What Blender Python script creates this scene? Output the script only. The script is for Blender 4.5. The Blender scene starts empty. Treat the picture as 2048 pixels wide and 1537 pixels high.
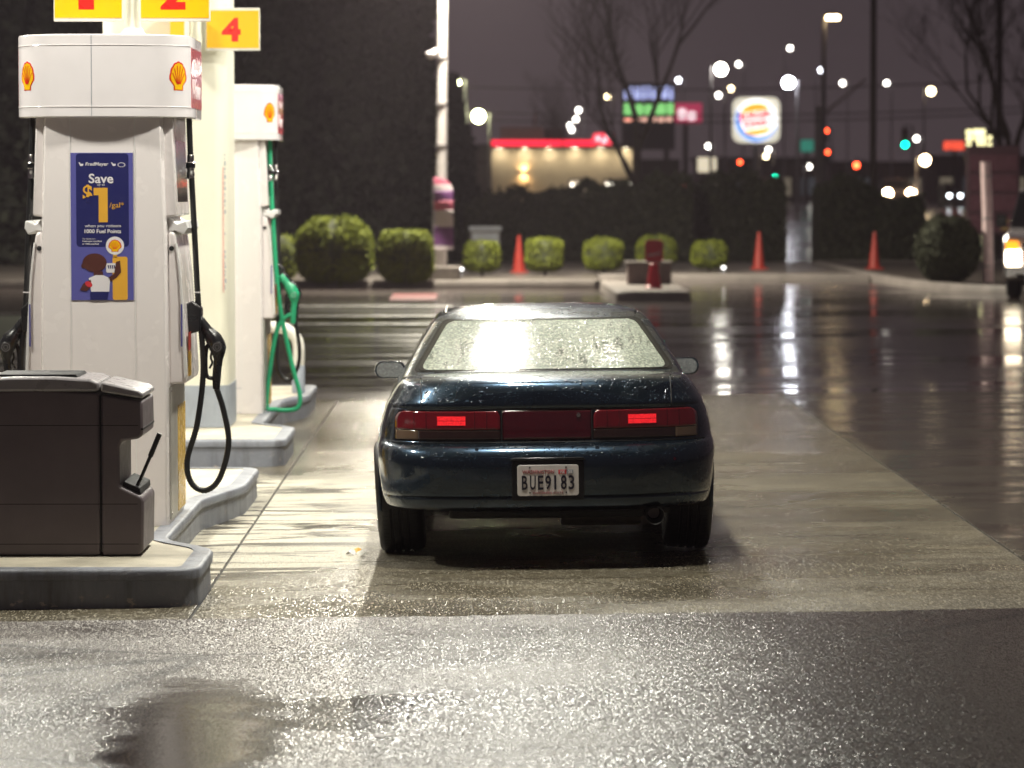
import bpy, math, random
import numpy as np
from mathutils import Vector, Matrix, Euler

# ------------------------------------------------------------------ camera, sky, exposure
F = 6827.0                       # focal length in photo pixels (2048 wide), about 120 mm equivalent
CAMZ = 1.885
YAW = math.radians(0.537)        # looking slightly right of the pump lane
PITCH = math.atan((768.5 - 380.0) / F)
scene = bpy.context.scene
col = scene.collection
cam_data = bpy.data.cameras.new('camera')
cam = bpy.data.objects.new('camera', cam_data)
col.objects.link(cam)
cam_data.sensor_width = 36.0
cam_data.lens = F * 36.0 / 2048.0
cam_data.clip_start = 0.1
cam_data.clip_end = 5000
cam.location = (0, 0, CAMZ)
cam.rotation_euler = (math.pi / 2 - PITCH, 0, -YAW)
cam_data.dof.use_dof = True
cam_data.dof.focus_distance = 15.8
cam_data.dof.aperture_fstop = 3.8
cam_data.dof.aperture_blades = 0
scene.camera = cam

SKY = (0.050, 0.0385, 0.042)
world = bpy.data.worlds.new('World')
scene.world = world
world.use_nodes = True
wn = world.node_tree
wn.nodes.clear()
w_out = wn.nodes.new('ShaderNodeOutputWorld')
w_bg = wn.nodes.new('ShaderNodeBackground')
w_tc = wn.nodes.new('ShaderNodeTexCoord')
w_noise = wn.nodes.new('ShaderNodeTexNoise')
w_noise.inputs['Scale'].default_value = 2.2
w_noise.inputs['Detail'].default_value = 4
w_ramp = wn.nodes.new('ShaderNodeValToRGB')      # low cloud lit by the town
w_ramp.color_ramp.elements[0].position = 0.3
w_ramp.color_ramp.elements[0].color = tuple(c * 0.82 for c in SKY) + (1,)
w_ramp.color_ramp.elements[1].position = 0.75
w_ramp.color_ramp.elements[1].color = tuple(c * 1.18 for c in SKY) + (1,)
wn.links.new(w_tc.outputs['Generated'], w_noise.inputs['Vector'])
wn.links.new(w_noise.outputs['Fac'], w_ramp.inputs['Fac'])
wn.links.new(w_ramp.outputs['Color'], w_bg.inputs['Color'])
wn.links.new(w_bg.outputs['Background'], w_out.inputs['Surface'])
w_bg.inputs['Strength'].default_value = 1.0

scene.view_settings.view_transform = 'Standard'
scene.view_settings.look = 'None'
scene.view_settings.exposure = 0.35
scene.view_settings.gamma = 1.0
scene.view_settings.use_curve_mapping = False
scene.render.engine = 'CYCLES'
cy = scene.cycles
cy.use_denoising = True
cy.denoiser = 'OPENIMAGEDENOISE'
cy.use_light_tree = True
cy.max_bounces = 8
cy.diffuse_bounces = 3
cy.glossy_bounces = 4
cy.transmission_bounces = 4
cy.caustics_reflective = False
cy.caustics_refractive = False
cy.sample_clamp_indirect = 4.0
cy.sample_clamp_direct = 0.0

CANOPY_L = 400.0                 # brightness of the canopy lamps' lenses

# ------------------------------------------------------------------ pixel to place
R_ = Vector((math.cos(YAW), -math.sin(YAW), 0))
F_ = Vector((math.sin(YAW) * math.cos(PITCH), math.cos(YAW) * math.cos(PITCH), -math.sin(PITCH)))
U_ = R_.cross(F_)


def at(x, y, Y):
    d = F_ + R_ * ((x - 1024) / F) - U_ * ((y - 768.5) / F)
    return Vector((0, 0, CAMZ)) + d * (Y / d.y)


def onground(x, y, z=0.0):
    d = F_ + R_ * ((x - 1024) / F) - U_ * ((y - 768.5) / F)
    return Vector((0, 0, CAMZ)) + d * ((z - CAMZ) / d.z)


def pxm(Y):
    return F / Y


def sstep(a, b, v):
    t = min(1, max(0, (v - a) / (b - a)))
    return t * t * (3 - 2 * t)


def gz(X, Y):
    """forecourt falls gently to the left; the far street lies a little higher"""
    s = 0.013 * (max(-3.0, min(12.0, X)) - 2.0) * (1 - sstep(31.5, 48, Y))
    return s + 0.7 * sstep(140, 200, Y)


# ------------------------------------------------------------------ materials
MATS = {}


def nd(nt, kind, **kw):
    n = nt.nodes.new(kind)
    for k, v in kw.items():
        if k in n.inputs:
            if hasattr(v, 'is_linked') or isinstance(v, bpy.types.NodeSocket):
                nt.links.new(v, n.inputs[k])
            else:
                n.inputs[k].default_value = v
        else:
            setattr(n, k, v)
    return n


def new_mat(name):
    m = bpy.data.materials.new(name)
    m.use_nodes = True
    nt = m.node_tree
    b = nt.nodes['Principled BSDF']
    MATS[name] = m
    return m, nt, b


def rgb4(c):
    return (c[0], c[1], c[2], 1.0)


def ramp(nt, fac, stops):
    r = nt.nodes.new('ShaderNodeValToRGB')
    e = r.color_ramp.elements
    while len(e) < len(stops):
        e.new(0.5)
    for k, (p, c) in enumerate(stops):
        e[k].position = p
        e[k].color = rgb4(c) if hasattr(c, '__len__') else (c, c, c, 1)
    nt.links.new(fac, r.inputs['Fac'])
    return r.outputs['Color']


def math_n(nt, op, a, b=0.0, clamp=False):
    n = nt.nodes.new('ShaderNodeMath')
    n.operation = op
    n.use_clamp = clamp
    for k, v in enumerate((a, b)):
        if isinstance(v, bpy.types.NodeSocket):
            nt.links.new(v, n.inputs[k])
        else:
            n.inputs[k].default_value = v
    return n.outputs[0]


def mixc(nt, fac, a, b):
    n = nt.nodes.new('ShaderNodeMix')
    n.data_type = 'RGBA'
    for key, v in ((0, fac), (6, a), (7, b)):
        if isinstance(v, bpy.types.NodeSocket):
            nt.links.new(v, n.inputs[key])
        elif key == 0:
            n.inputs[0].default_value = v
        else:
            n.inputs[key].default_value = rgb4(v)
    return n.outputs[2]


def obj_pos(nt):
    return nd(nt, 'ShaderNodeTexCoord').outputs['Object']


def world_pos(nt):
    return nd(nt, 'ShaderNodeNewGeometry').outputs['Position']


def mapped(nt, vec, scale=(1, 1, 1), rot=(0, 0, 0), loc=(0, 0, 0)):
    m = nd(nt, 'ShaderNodeMapping')
    nt.links.new(vec, m.inputs['Vector'])
    m.inputs['Scale'].default_value = scale
    m.inputs['Rotation'].default_value = rot
    m.inputs['Location'].default_value = loc
    return m.outputs[0]


def noise(nt, vec, scale, detail=4, rough=0.55, dist=0.0):
    n = nd(nt, 'ShaderNodeTexNoise')
    nt.links.new(vec, n.inputs['Vector'])
    n.inputs['Scale'].default_value = scale
    n.inputs['Detail'].default_value = detail
    n.inputs['Roughness'].default_value = rough
    n.inputs['Distortion'].default_value = dist
    return n.outputs['Fac']


def bump(nt, b, h, strength, dist):
    n = nd(nt, 'ShaderNodeBump', Strength=strength, Distance=dist)
    nt.links.new(h, n.inputs['Height'])
    nt.links.new(n.outputs[0], b.inputs['Normal'])
    return n


def simple(name, color, rough=0.5, metal=0.0, var=0.12, scale=6.0, coat=0.0, bmp=0.0, bscale=60.0, spec=0.5, grime=0.0):
    """one paint, plastic or metal with a little uneven colour, gloss and grain"""
    if name in MATS:
        return MATS[name]
    m, nt, b = new_mat(name)
    p = obj_pos(nt)
    n1 = noise(nt, p, scale, 5)
    c0 = tuple(max(0, c * (1 - var)) for c in color)
    c1 = tuple(min(1, c * (1 + var)) for c in color)
    c = ramp(nt, n1, [(0.3, c0), (0.7, c1)])
    if grime > 0:
        n2 = noise(nt, mapped(nt, p, (1, 1, 0.35)), scale * 2.3, 6, 0.65)
        g = ramp(nt, n2, [(0.5, 0.0), (0.72, grime)])
        c = mixc(nt, g, c, tuple(x * 0.45 for x in color))
    nt.links.new(c, b.inputs['Base Color'])
    r = ramp(nt, noise(nt, p, scale * 3, 3), [(0.25, max(0.02, rough - 0.08)), (0.75, min(1, rough + 0.08))])
    nt.links.new(r, b.inputs['Roughness'])
    b.inputs['Metallic'].default_value = metal
    b.inputs['Specular IOR Level'].default_value = spec
    b.inputs['Coat Weight'].default_value = coat
    b.inputs['Coat Roughness'].default_value = 0.06
    if bmp > 0:
        bump(nt, b, noise(nt, p, bscale, 3), bmp, 0.004)
    return m


def emis(name, color, strength, base=None):
    if name in MATS:
        return MATS[name]
    m, nt, b = new_mat(name)
    b.inputs['Base Color'].default_value = rgb4(base or color)
    b.inputs['Roughness'].default_value = 0.4
    b.inputs['Emission Color'].default_value = rgb4(color)
    b.inputs['Emission Strength'].default_value = strength
    return m


def drops(nt, vec, scale, keep=0.5, jitter=1.0):
    """rain beads: a rounded cap in a share of voronoi cells"""
    v = nd(nt, 'ShaderNodeTexVoronoi')
    nt.links.new(vec, v.inputs['Vector'])
    v.inputs['Scale'].default_value = scale
    v.inputs['Randomness'].default_value = jitter
    sep = nd(nt, 'ShaderNodeSeparateColor')
    nt.links.new(v.outputs['Color'], sep.inputs[0])
    rad = math_n(nt, 'MULTIPLY', math_n(nt, 'SUBTRACT', sep.outputs[0], 1 - keep, True), 0.45 / keep)
    d = math_n(nt, 'SUBTRACT', rad, v.outputs['Distance'], True)
    return math_n(nt, 'POWER', math_n(nt, 'MULTIPLY', d, 2.2, True), 0.5)


def car_paint():
    m, nt, b = new_mat('wet_navy_paint')
    p = obj_pos(nt)
    c = ramp(nt, noise(nt, p, 3.0, 4), [(0.3, (0.013, 0.026, 0.044)), (0.7, (0.021, 0.041, 0.066))])
    nt.links.new(c, b.inputs['Base Color'])
    b.inputs['Metallic'].default_value = 0.85
    b.inputs['Coat Weight'].default_value = 1.0
    b.inputs['Coat Roughness'].default_value = 0.05
    film = ramp(nt, noise(nt, p, 5.0, 5), [(0.35, 0.22), (0.7, 0.33)])
    nt.links.new(film, b.inputs['Roughness'])
    # beads lie mostly on the upward faces
    g = nd(nt, 'ShaderNodeNewGeometry')
    sx = nd(nt, 'ShaderNodeSeparateXYZ')
    nt.links.new(g.outputs['Normal'], sx.inputs[0])
    up = ramp(nt, sx.outputs[2], [(0.25, 0.16), (0.75, 1.0)])
    h = math_n(nt, 'ADD', drops(nt, p, 78, 0.85), math_n(nt, 'MULTIPLY', drops(nt, p, 40, 0.35), 1.6))
    h = math_n(nt, 'MULTIPLY', h, up)
    bn = nd(nt, 'ShaderNodeBump', Strength=1.0, Distance=0.005)
    nt.links.new(h, bn.inputs['Height'])
    nt.links.new(bn.outputs[0], b.inputs['Normal'])
    nt.links.new(bn.outputs[0], b.inputs['Coat Normal'])
    return m


def fog_glass():
    """rear screen misted inside and beaded with rain outside, with clear runs wiped by drips"""
    m, nt, b = new_mat('misted_glass')
    p = obj_pos(nt)
    pool = noise(nt, mapped(nt, p, (1.6, 1.2, 1.2)), 2.0, 3)
    runs = noise(nt, mapped(nt, p, (26, 3.2, 3.2)), 1.0, 5, 0.65, 0.8)
    mist = ramp(nt, pool, [(0.35, 0.55), (0.65, 1.0)])
    c = mixc(nt, mist, (0.10, 0.125, 0.11), (0.22, 0.245, 0.205))
    dark = ramp(nt, math_n(nt, 'MULTIPLY', runs, pool), [(0.29, 0.0), (0.34, 0.8)])
    c = mixc(nt, dark, c, (0.055, 0.062, 0.055))
    cellv = nd(nt, 'ShaderNodeTexVoronoi', Scale=120.0)
    nt.links.new(p, cellv.inputs['Vector'])
    sp = nd(nt, 'ShaderNodeSeparateColor')
    nt.links.new(cellv.outputs['Color'], sp.inputs[0])
    c = mixc(nt, ramp(nt, sp.outputs[1], [(0.5, 0.0), (0.95, 0.6)]), c, (0.50, 0.51, 0.42))  # pale bead specks painted in for droplets catching light
    c = mixc(nt, ramp(nt, sp.outputs[0], [(0.72, 0.0), (0.95, 0.6)]), c, (0.07, 0.075, 0.06))
    nt.links.new(c, b.inputs['Base Color'])
    b.inputs['Roughness'].default_value = 0.07
    b.inputs['Specular IOR Level'].default_value = 0.30
    h = math_n(nt, 'ADD', drops(nt, p, 110, 0.9), math_n(nt, 'MULTIPLY', drops(nt, p, 55, 0.4), 1.5))
    bump(nt, b, h, 0.38, 0.0035)
    return m


def asphalt(name, scale_wet, near):
    m, nt, b = new_mat(name)
    p = world_pos(nt)
    v = nd(nt, 'ShaderNodeTexVoronoi', Scale=1.0)
    nt.links.new(mapped(nt, p, (290, 56, 60)) if near else mapped(nt, p, (30, 8, 30)), v.inputs['Vector'])
    sp = nd(nt, 'ShaderNodeSeparateColor')
    nt.links.new(v.outputs['Color'], sp.inputs[0])
    tone = noise(nt, p, 0.7, 6, 0.6)
    c = ramp(nt, tone, [(0.3, (0.036, 0.027, 0.026)), (0.7, (0.070, 0.055, 0.052))])
    wet = noise(nt, mapped(nt, p, (0.55, 1.0, 1)) if near else mapped(nt, p, (0.30, 0.75, 1)), scale_wet, 5, 0.6, 0.5)
    if near:
        sx = nd(nt, 'ShaderNodeSeparateXYZ')
        nt.links.new(p, sx.inputs[0])
        # a shallow puddle in front of the island and a damp sunken run beside it
        wob = noise(nt, mapped(nt, p, (1.3, 2.2, 1)), 1.0, 5, 0.6)

        def blob(cx, cy, rx, ry):
            dx = math_n(nt, 'MULTIPLY', math_n(nt, 'SUBTRACT', sx.outputs[0], cx), 1 / rx)
            dy = math_n(nt, 'MULTIPLY', math_n(nt, 'SUBTRACT', sx.outputs[1], cy), 1 / ry)
            r2 = math_n(nt, 'ADD', math_n(nt, 'MULTIPLY', dx, dx), math_n(nt, 'MULTIPLY', dy, dy))
            r2 = math_n(nt, 'ADD', math_n(nt, 'SQRT', r2), math_n(nt, 'MULTIPLY', math_n(nt, 'SUBTRACT', wob, 0.5), 1.2))
            return ramp(nt, r2, [(0.45, 1.0), (1.35, 0.0)])
        pool = math_n(nt, 'MAXIMUM', blob(-1.02, 11.9, 0.42, 1.5), math_n(nt, 'MULTIPLY', blob(-0.42, 12.4, 0.40, 0.8), 0.6))
        film = ramp(nt, wet, [(0.46, 0.0), (0.60, 1.0)])
        side = ramp(nt, math_n(nt, 'ADD', math_n(nt, 'MULTIPLY', sx.outputs[0], 0.30), math_n(nt, 'MULTIPLY', wob, 0.5)), [(0.33, 0.0), (0.62, 1.0)])  # right side painted darker and redder, away from the lamp glare
        film = math_n(nt, 'MAXIMUM', film, side)
        cut = mixc(nt, film, (0.55,) * 3, (0.88,) * 3)
        cut = mixc(nt, pool, cut, (0.93,) * 3)
        stone = math_n(nt, 'MULTIPLY', math_n(nt, 'SUBTRACT', sp.outputs[0], cut, True), 4.5, True)
        c = mixc(nt, film, c, (0.030, 0.021, 0.020))
        c = mixc(nt, stone, c, (0.42, 0.40, 0.37))  # pale aggregate, also painting in the glitter of wet grains
        c = mixc(nt, pool, c, (0.030, 0.024, 0.023))
        rough = mixc(nt, film, (0.38,) * 3, (0.28,) * 3)
        rough = mixc(nt, pool, rough, (0.13,) * 3)
        hgt = math_n(nt, 'ADD', math_n(nt, 'SUBTRACT', 1.0, v.outputs['Distance']), math_n(nt, 'MULTIPLY', sp.outputs[1], 0.9))
        hgt = math_n(nt, 'MULTIPLY', hgt, mixc(nt, pool, (1.0,) * 3, (0.08,) * 3))
        cr = nd(nt, 'ShaderNodeTexVoronoi', feature='DISTANCE_TO_EDGE', Scale=0.30)
        nt.links.new(mapped(nt, p, (0.7, 1.6, 1), (0, 0, 0.15), (0.4, 0.9, 0)), cr.inputs['Vector'])
        cw = math_n(nt, 'ADD', cr.outputs['Distance'], math_n(nt, 'MULTIPLY', noise(nt, p, 9, 4), 0.02))
        crack = ramp(nt, cw, [(0.012, 0.9), (0.022, 0.0)])
        c = mixc(nt, crack, c, (0.014, 0.012, 0.012))
        # every grain of aggregate tilts its own way, so wet grains glint one by one
        geo = nd(nt, 'ShaderNodeNewGeometry')
        off = nd(nt, 'ShaderNodeVectorMath', operation='SUBTRACT')
        nt.links.new(v.outputs['Color'], off.inputs[0])
        off.inputs[1].default_value = (0.5, 0.5, 0.5)
        sc_ = nd(nt, 'ShaderNodeVectorMath', operation='SCALE')
        nt.links.new(off.outputs[0], sc_.inputs[0])
        nt.links.new(mixc(nt, pool, mixc(nt, film, (0.62,) * 3, (0.50,) * 3), (0.05,) * 3), sc_.inputs['Scale'])
        ad = nd(nt, 'ShaderNodeVectorMath', operation='ADD')
        nt.links.new(geo.outputs['Normal'], ad.inputs[0])
        nt.links.new(sc_.outputs[0], ad.inputs[1])
        nz_ = nd(nt, 'ShaderNodeVectorMath', operation='NORMALIZE')
        nt.links.new(ad.outputs[0], nz_.inputs[0])
        nt.links.new(nz_.outputs[0], b.inputs['Normal'])
    else:
        c = mixc(nt, ramp(nt, sp.outputs[0], [(0.3, 0.0), (0.95, 0.5)]), c, (0.11, 0.10, 0.095))
        pool = ramp(nt, wet, [(0.36, 0.0), (0.56, 1.0)])
        band = ramp(nt, noise(nt, mapped(nt, p, (0.22, 1.1, 1)), 1.0, 4, 0.6, 0.4), [(0.46, 0.0), (0.54, 1.0)])
        pool = math_n(nt, 'MULTIPLY', pool, math_n(nt, 'ADD', 0.35, math_n(nt, 'MULTIPLY', band, 0.65)))
        rough = mixc(nt, pool, (0.23,) * 3, (0.04,) * 3)
        rip = noise(nt, mapped(nt, p, (0.6, 1.6, 1)), 1.5, 4)
        grain = math_n(nt, 'MULTIPLY', v.outputs['Distance'], mixc(nt, pool, (0.25,) * 3, (0.015,) * 3))
        bump(nt, b, math_n(nt, 'ADD', math_n(nt, 'ADD', rip, math_n(nt, 'MULTIPLY', noise(nt, mapped(nt, p, (0.9, 4.5, 1)), 1.0, 4), 0.5)), grain), 0.33, 0.010)
    nt.links.new(c, b.inputs['Base Color'])
    nt.links.new(rough, b.inputs['Roughness'])
    b.inputs['Specular IOR Level'].default_value = 0.45 if near else 0.5
    return m


def forecourt_concrete():
    m, nt, b = new_mat('damp_concrete')
    p = world_pos(nt)
    sx = nd(nt, 'ShaderNodeSeparateXYZ')
    nt.links.new(p, sx.inputs[0])
    X, Y = sx.outputs[0], sx.outputs[1]
    big = noise(nt, p, 0.55, 6, 0.6)
    fine = noise(nt, p, 22, 5, 0.7)
    dry = ramp(nt, big, [(0.3, (0.35, 0.325, 0.255)), (0.7, (0.50, 0.465, 0.37))])
    dry = mixc(nt, ramp(nt, fine, [(0.4, 0.0), (0.75, 0.35)]), dry, (0.24, 0.22, 0.18))
    damp = ramp(nt, noise(nt, p, 1.1, 6, 0.65), [(0.3, (0.068, 0.058, 0.040)), (0.7, (0.160, 0.137, 0.092))])
    damp = mixc(nt, ramp(nt, noise(nt, mapped(nt, p, (0.8, 6.5, 1)), 1.0, 6, 0.65), [(0.42, 0.0), (0.72, 0.65)]), damp, (0.055, 0.045, 0.028))
    damp = mixc(nt, ramp(nt, noise(nt, mapped(nt, p, (1.1, 5.0, 1), (0, 0, 0), (3, 8, 0)), 1.0, 6, 0.65), [(0.55, 0.0), (0.80, 0.6)]), damp, (0.25, 0.21, 0.13))
    # the strip between island and car has dried off; thin runs of water cross it
    edge = math_n(nt, 'ADD', X, math_n(nt, 'MULTIPLY', noise(nt, mapped(nt, p, (0.2, 7, 1)), 1.0, 4), 0.22))
    strip = math_n(nt, 'MULTIPLY', ramp(nt, math_n(nt, 'MULTIPLY', math_n(nt, 'ADD', edge, 1.5), 1.0), [(0.98, 1.0), (1.02, 0.0)]),
                   ramp(nt, math_n(nt, 'MULTIPLY', math_n(nt, 'ADD', Y, math_n(nt, 'MULTIPLY', noise(nt, mapped(nt, p, (2, 1, 1)), 0.6, 4), 3.0)), 1 / 40.0), [(0.455, 0.0), (0.47, 1.0), (0.60, 1.0), (0.625, 0.0)]))
    warp = noise(nt, mapped(nt, p, (1.1, 1.1, 1)), 1.0, 3)
    run = noise(nt, mapped(nt, p, (0.60, 3.6, 1), (0, 0, 0.10)), 1.0, 3, 0.5, 1.2)
    line = math_n(nt, 'ABSOLUTE', math_n(nt, 'SUBTRACT', run, 0.5))
    width = math_n(nt, 'MULTIPLY', math_n(nt, 'SUBTRACT', warp, 0.30, True), 0.20)
    runs = ramp(nt, math_n(nt, 'SUBTRACT', line, width), [(0.0, 1.0), (0.010, 0.0)])
    dryness = math_n(nt, 'MULTIPLY', strip, math_n(nt, 'SUBTRACT', 1.0, runs, True))
    blot = ramp(nt, noise(nt, p, 0.9, 6, 0.6, 0.4), [(0.60, 0.0), (0.72, 0.7)])
    dryness = math_n(nt, 'MAXIMUM', dryness, math_n(nt, 'MULTIPLY', blot, 0.35))
    c = mixc(nt, dryness, damp, dry)
    spots = ramp(nt, noise(nt, mapped(nt, p, (1, 1, 1), (0, 0, 0), (7, 3, 0)), 2.6, 5, 0.6), [(0.66, 0.0), (0.74, 0.55)])
    c = mixc(nt, spots, c, (0.05, 0.043, 0.035))
    gv = nd(nt, 'ShaderNodeTexVoronoi', Scale=1.0)
    nt.links.new(mapped(nt, p, (170, 30, 60)), gv.inputs['Vector'])
    gs = nd(nt, 'ShaderNodeSeparateColor')
    nt.links.new(gv.outputs['Color'], gs.inputs[0])
    gr = math_n(nt, 'MULTIPLY', math_n(nt, 'SUBTRACT', gs.outputs[0], 0.62, True), 1.5, True)
    gr = math_n(nt, 'MULTIPLY', gr, ramp(nt, math_n(nt, 'MULTIPLY', Y, 1 / 40.0), [(0.41, 1.0), (0.50, 0.25)]))
    c = mixc(nt, gr, c, (0.60, 0.55, 0.44))  # pale grains painted in as wet sparkle, strongest near the front edge
    c = mixc(nt, math_n(nt, 'MULTIPLY', math_n(nt, 'SUBTRACT', gs.outputs[1], 0.7, True), 1.2, True), c, (0.05, 0.04, 0.028))
    # beyond the lengthwise joint the slabs still hold a sheet of water
    rw = ramp(nt, math_n(nt, 'ADD', math_n(nt, 'MULTIPLY', math_n(nt, 'SUBTRACT', X, 2.74), 1.0), math_n(nt, 'MULTIPLY', noise(nt, mapped(nt, p, (1, 0.6, 1)), 0.9, 5, 0.6), 1.1)), [(0.36, 0.0), (0.66, 0.95)])
    rw = math_n(nt, 'MULTIPLY', rw, math_n(nt, 'GREATER_THAN', X, 2.74))
    c = mixc(nt, math_n(nt, 'MULTIPLY', math_n(nt, 'MULTIPLY', runs, strip), 0.9), c, (0.050, 0.042, 0.030))
    c = mixc(nt, math_n(nt, 'MULTIPLY', rw, 0.88), c, (0.036, 0.029, 0.022))
    nt.links.new(c, b.inputs['Base Color'])
    pool = ramp(nt, noise(nt, mapped(nt, p, (0.5, 1.0, 1)), 0.8, 5, 0.55, 0.3), [(0.42, 0.40), (0.62, 0.14)])
    far = ramp(nt, math_n(nt, 'MULTIPLY', Y, 1 / 40.0), [(0.50, 0.0), (0.64, 1.0)])
    pool = mixc(nt, math_n(nt, 'MULTIPLY', far, 0.75), pool, (0.12,) * 3)
    rough = mixc(nt, dryness, pool, (0.62,) * 3)
    rough = mixc(nt, rw, rough, ramp(nt, noise(nt, mapped(nt, p, (0.5, 2.2, 1)), 1.0, 5, 0.6), [(0.42, 0.26), (0.58, 0.08)]))
    nt.links.new(rough, b.inputs['Roughness'])
    h = math_n(nt, 'ADD', noise(nt, p, 130, 3, 0.6), math_n(nt, 'MULTIPLY', noise(nt, p, 30, 3), 0.7))
    h = math_n(nt, 'MULTIPLY', h, math_n(nt, 'SUBTRACT', 1.0, math_n(nt, 'MULTIPLY', rw, 0.85)))
    h = math_n(nt, 'ADD', h, math_n(nt, 'MULTIPLY', noise(nt, mapped(nt, p, (1.2, 6.0, 1)), 1.0, 4), 0.9))
    bn_ = bump(nt, b, h, 0.45, 0.004)
    geo = nd(nt, 'ShaderNodeNewGeometry')
    off = nd(nt, 'ShaderNodeVectorMath', operation='SUBTRACT')
    nt.links.new(gv.outputs['Color'], off.inputs[0])
    off.inputs[1].default_value = (0.5, 0.5, 0.5)
    sc_ = nd(nt, 'ShaderNodeVectorMath', operation='SCALE')
    nt.links.new(off.outputs[0], sc_.inputs[0])
    amt = ramp(nt, math_n(nt, 'ADD', math_n(nt, 'MULTIPLY', Y, 1 / 40.0), math_n(nt, 'MULTIPLY', big, 0.05)), [(0.43, 0.34), (0.475, 0.06)])
    nt.links.new(math_n(nt, 'MULTIPLY', amt, math_n(nt, 'SUBTRACT', 1.0, math_n(nt, 'MAXIMUM', rw, dryness))), sc_.inputs['Scale'])
    ad = nd(nt, 'ShaderNodeVectorMath', operation='ADD')
    nt.links.new(geo.outputs['Normal'], ad.inputs[0])
    nt.links.new(sc_.outputs[0], ad.inputs[1])
    nz_ = nd(nt, 'ShaderNodeVectorMath', operation='NORMALIZE')
    nt.links.new(ad.outputs[0], nz_.inputs[0])
    nt.links.new(nz_.outputs[0], bn_.inputs['Normal'])
    return m


M = {}
M['paint'] = car_paint()
M['fog'] = fog_glass()
M['asphalt_near'] = asphalt('wet_asphalt_near', 0.75, True)
M['asphalt_far'] = asphalt('wet_asphalt_far', 0.35, False)
M['concrete'] = forecourt_concrete()
S = simple


def kerb_paint():
    """grey kerb paint, streaked with dirt and chipped to bare concrete"""
    m, nt, b = new_mat('kerb_grey_paint')
    p = obj_pos(nt)
    c = ramp(nt, noise(nt, p, 3.5, 5), [(0.3, (0.155, 0.165, 0.195)), (0.7, (0.25, 0.265, 0.30))])
    run_ = ramp(nt, noise(nt, mapped(nt, p, (9, 9, 1.2)), 1.0, 5, 0.65), [(0.48, 0.0), (0.75, 0.75)])
    c = mixc(nt, run_, c, (0.07, 0.065, 0.068))
    sc_ = ramp(nt, noise(nt, mapped(nt, p, (14, 14, 22)), 1.0, 5, 0.7), [(0.60, 0.0), (0.64, 0.9)])
    sz = nd(nt, 'ShaderNodeSeparateXYZ')
    nt.links.new(p, sz.inputs[0])
    ends = ramp(nt, math_n(nt, 'ADD', math_n(nt, 'MULTIPLY', sz.outputs[2], 4.0), 0.35), [(0.30, 1.0), (0.52, 0.12), (0.90, 0.15), (0.95, 0.55)])
    c = mixc(nt, math_n(nt, 'MULTIPLY', sc_, ends), c, (0.42, 0.36, 0.32))
    nt.links.new(c, b.inputs['Base Color'])
    b.inputs['Roughness'].default_value = 0.5
    bump(nt, b, math_n(nt, 'ADD', noise(nt, p, 40, 5, 0.6), math_n(nt, 'MULTIPLY', sc_, -0.5)), 0.5, 0.006)
    return m


M['joint'] = S('joint_filler', (0.03, 0.027, 0.022), 0.7)
M['kerb_grey'] = kerb_paint()
M['island_top'] = S('island_concrete', (0.46, 0.42, 0.33), 0.6, var=0.25, scale=3, grime=0.5, bmp=0.5, bscale=90)
M['white'] = S('pump_white', (0.83, 0.78, 0.77), 0.25, var=0.015, scale=2, coat=0.3)
M['white2'] = S('pump_trim_white', (0.80, 0.79, 0.78), 0.3, var=0.03)
M['crown'] = S('crown_white', (0.82, 0.78, 0.79), 0.10, var=0.03, coat=0.6)
M['cream'] = S('column_cream', (0.74, 0.72, 0.60), 0.45, var=0.05, scale=1.5, grime=0.10)
M['grey_base'] = S('column_grey', (0.30, 0.33, 0.38), 0.45, var=0.1, grime=0.3)
M['steel'] = S('brushed_steel', (0.58, 0.56, 0.52), 0.4, 0.7, var=0.04)
M['amber_sheen'] = S('amber_reflection', (0.66, 0.40, 0.03), 0.25, 0.0, var=0.12, scale=5)
M['yellow'] = S('sign_yellow', (0.88, 0.50, 0.004), 0.35, var=0.02)
M['red'] = S('sign_red', (0.70, 0.02, 0.015), 0.3, var=0.03, coat=0.3)
M['red2'] = S('panel_red', (0.55, 0.02, 0.03), 0.18, var=0.05, coat=0.5)
M['black'] = S('black_rubber', (0.013, 0.013, 0.014), 0.42, var=0.2, bmp=0.2)
M['blackp'] = S('black_plastic', (0.012, 0.012, 0.014), 0.28, var=0.2)
M['dark'] = S('dark_recess', (0.006, 0.006, 0.007), 0.7)
M['bin'] = S('bin_plastic', (0.115, 0.092, 0.100), 0.42, var=0.1, scale=5, bmp=0.35, bscale=260)
M['bin_lit'] = S('bin_plastic_lit', (0.24, 0.225, 0.235), 0.30, var=0.1, bmp=0.3, bscale=260)  # same plastic as the bin, lightened for highlights on upward faces
M['chrome'] = S('dull_chrome', (0.62, 0.60, 0.58), 0.22, 1.0)
M['green'] = S('green_hose', (0.02, 0.36, 0.17), 0.35, var=0.1)
M['hoop'] = S('hoop_white', (0.76, 0.74, 0.66), 0.45, grime=0.3)
M['navy'] = S('poster_navy', (0.020, 0.022, 0.115), 0.35, var=0.03)
M['lav'] = S('poster_lavender', (0.105, 0.105, 0.36), 0.35, var=0.03)
M['pwhite'] = S('poster_white', (0.75, 0.72, 0.74), 0.4, var=0.02)
M['pyel'] = S('poster_yellow', (0.76, 0.40, 0.045), 0.4, var=0.02)
M['pora'] = S('poster_orange', (0.62, 0.22, 0.02), 0.4, var=0.02)
M['pskin'] = S('poster_brown', (0.085, 0.026, 0.020), 0.45, var=0.1)
M['pred'] = S('poster_red', (0.60, 0.04, 0.05), 0.4)
M['lens_red'] = S('tail_lens_red', (0.13, 0.004, 0.009), 0.08, var=0.15, scale=14, coat=1.0)
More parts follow.
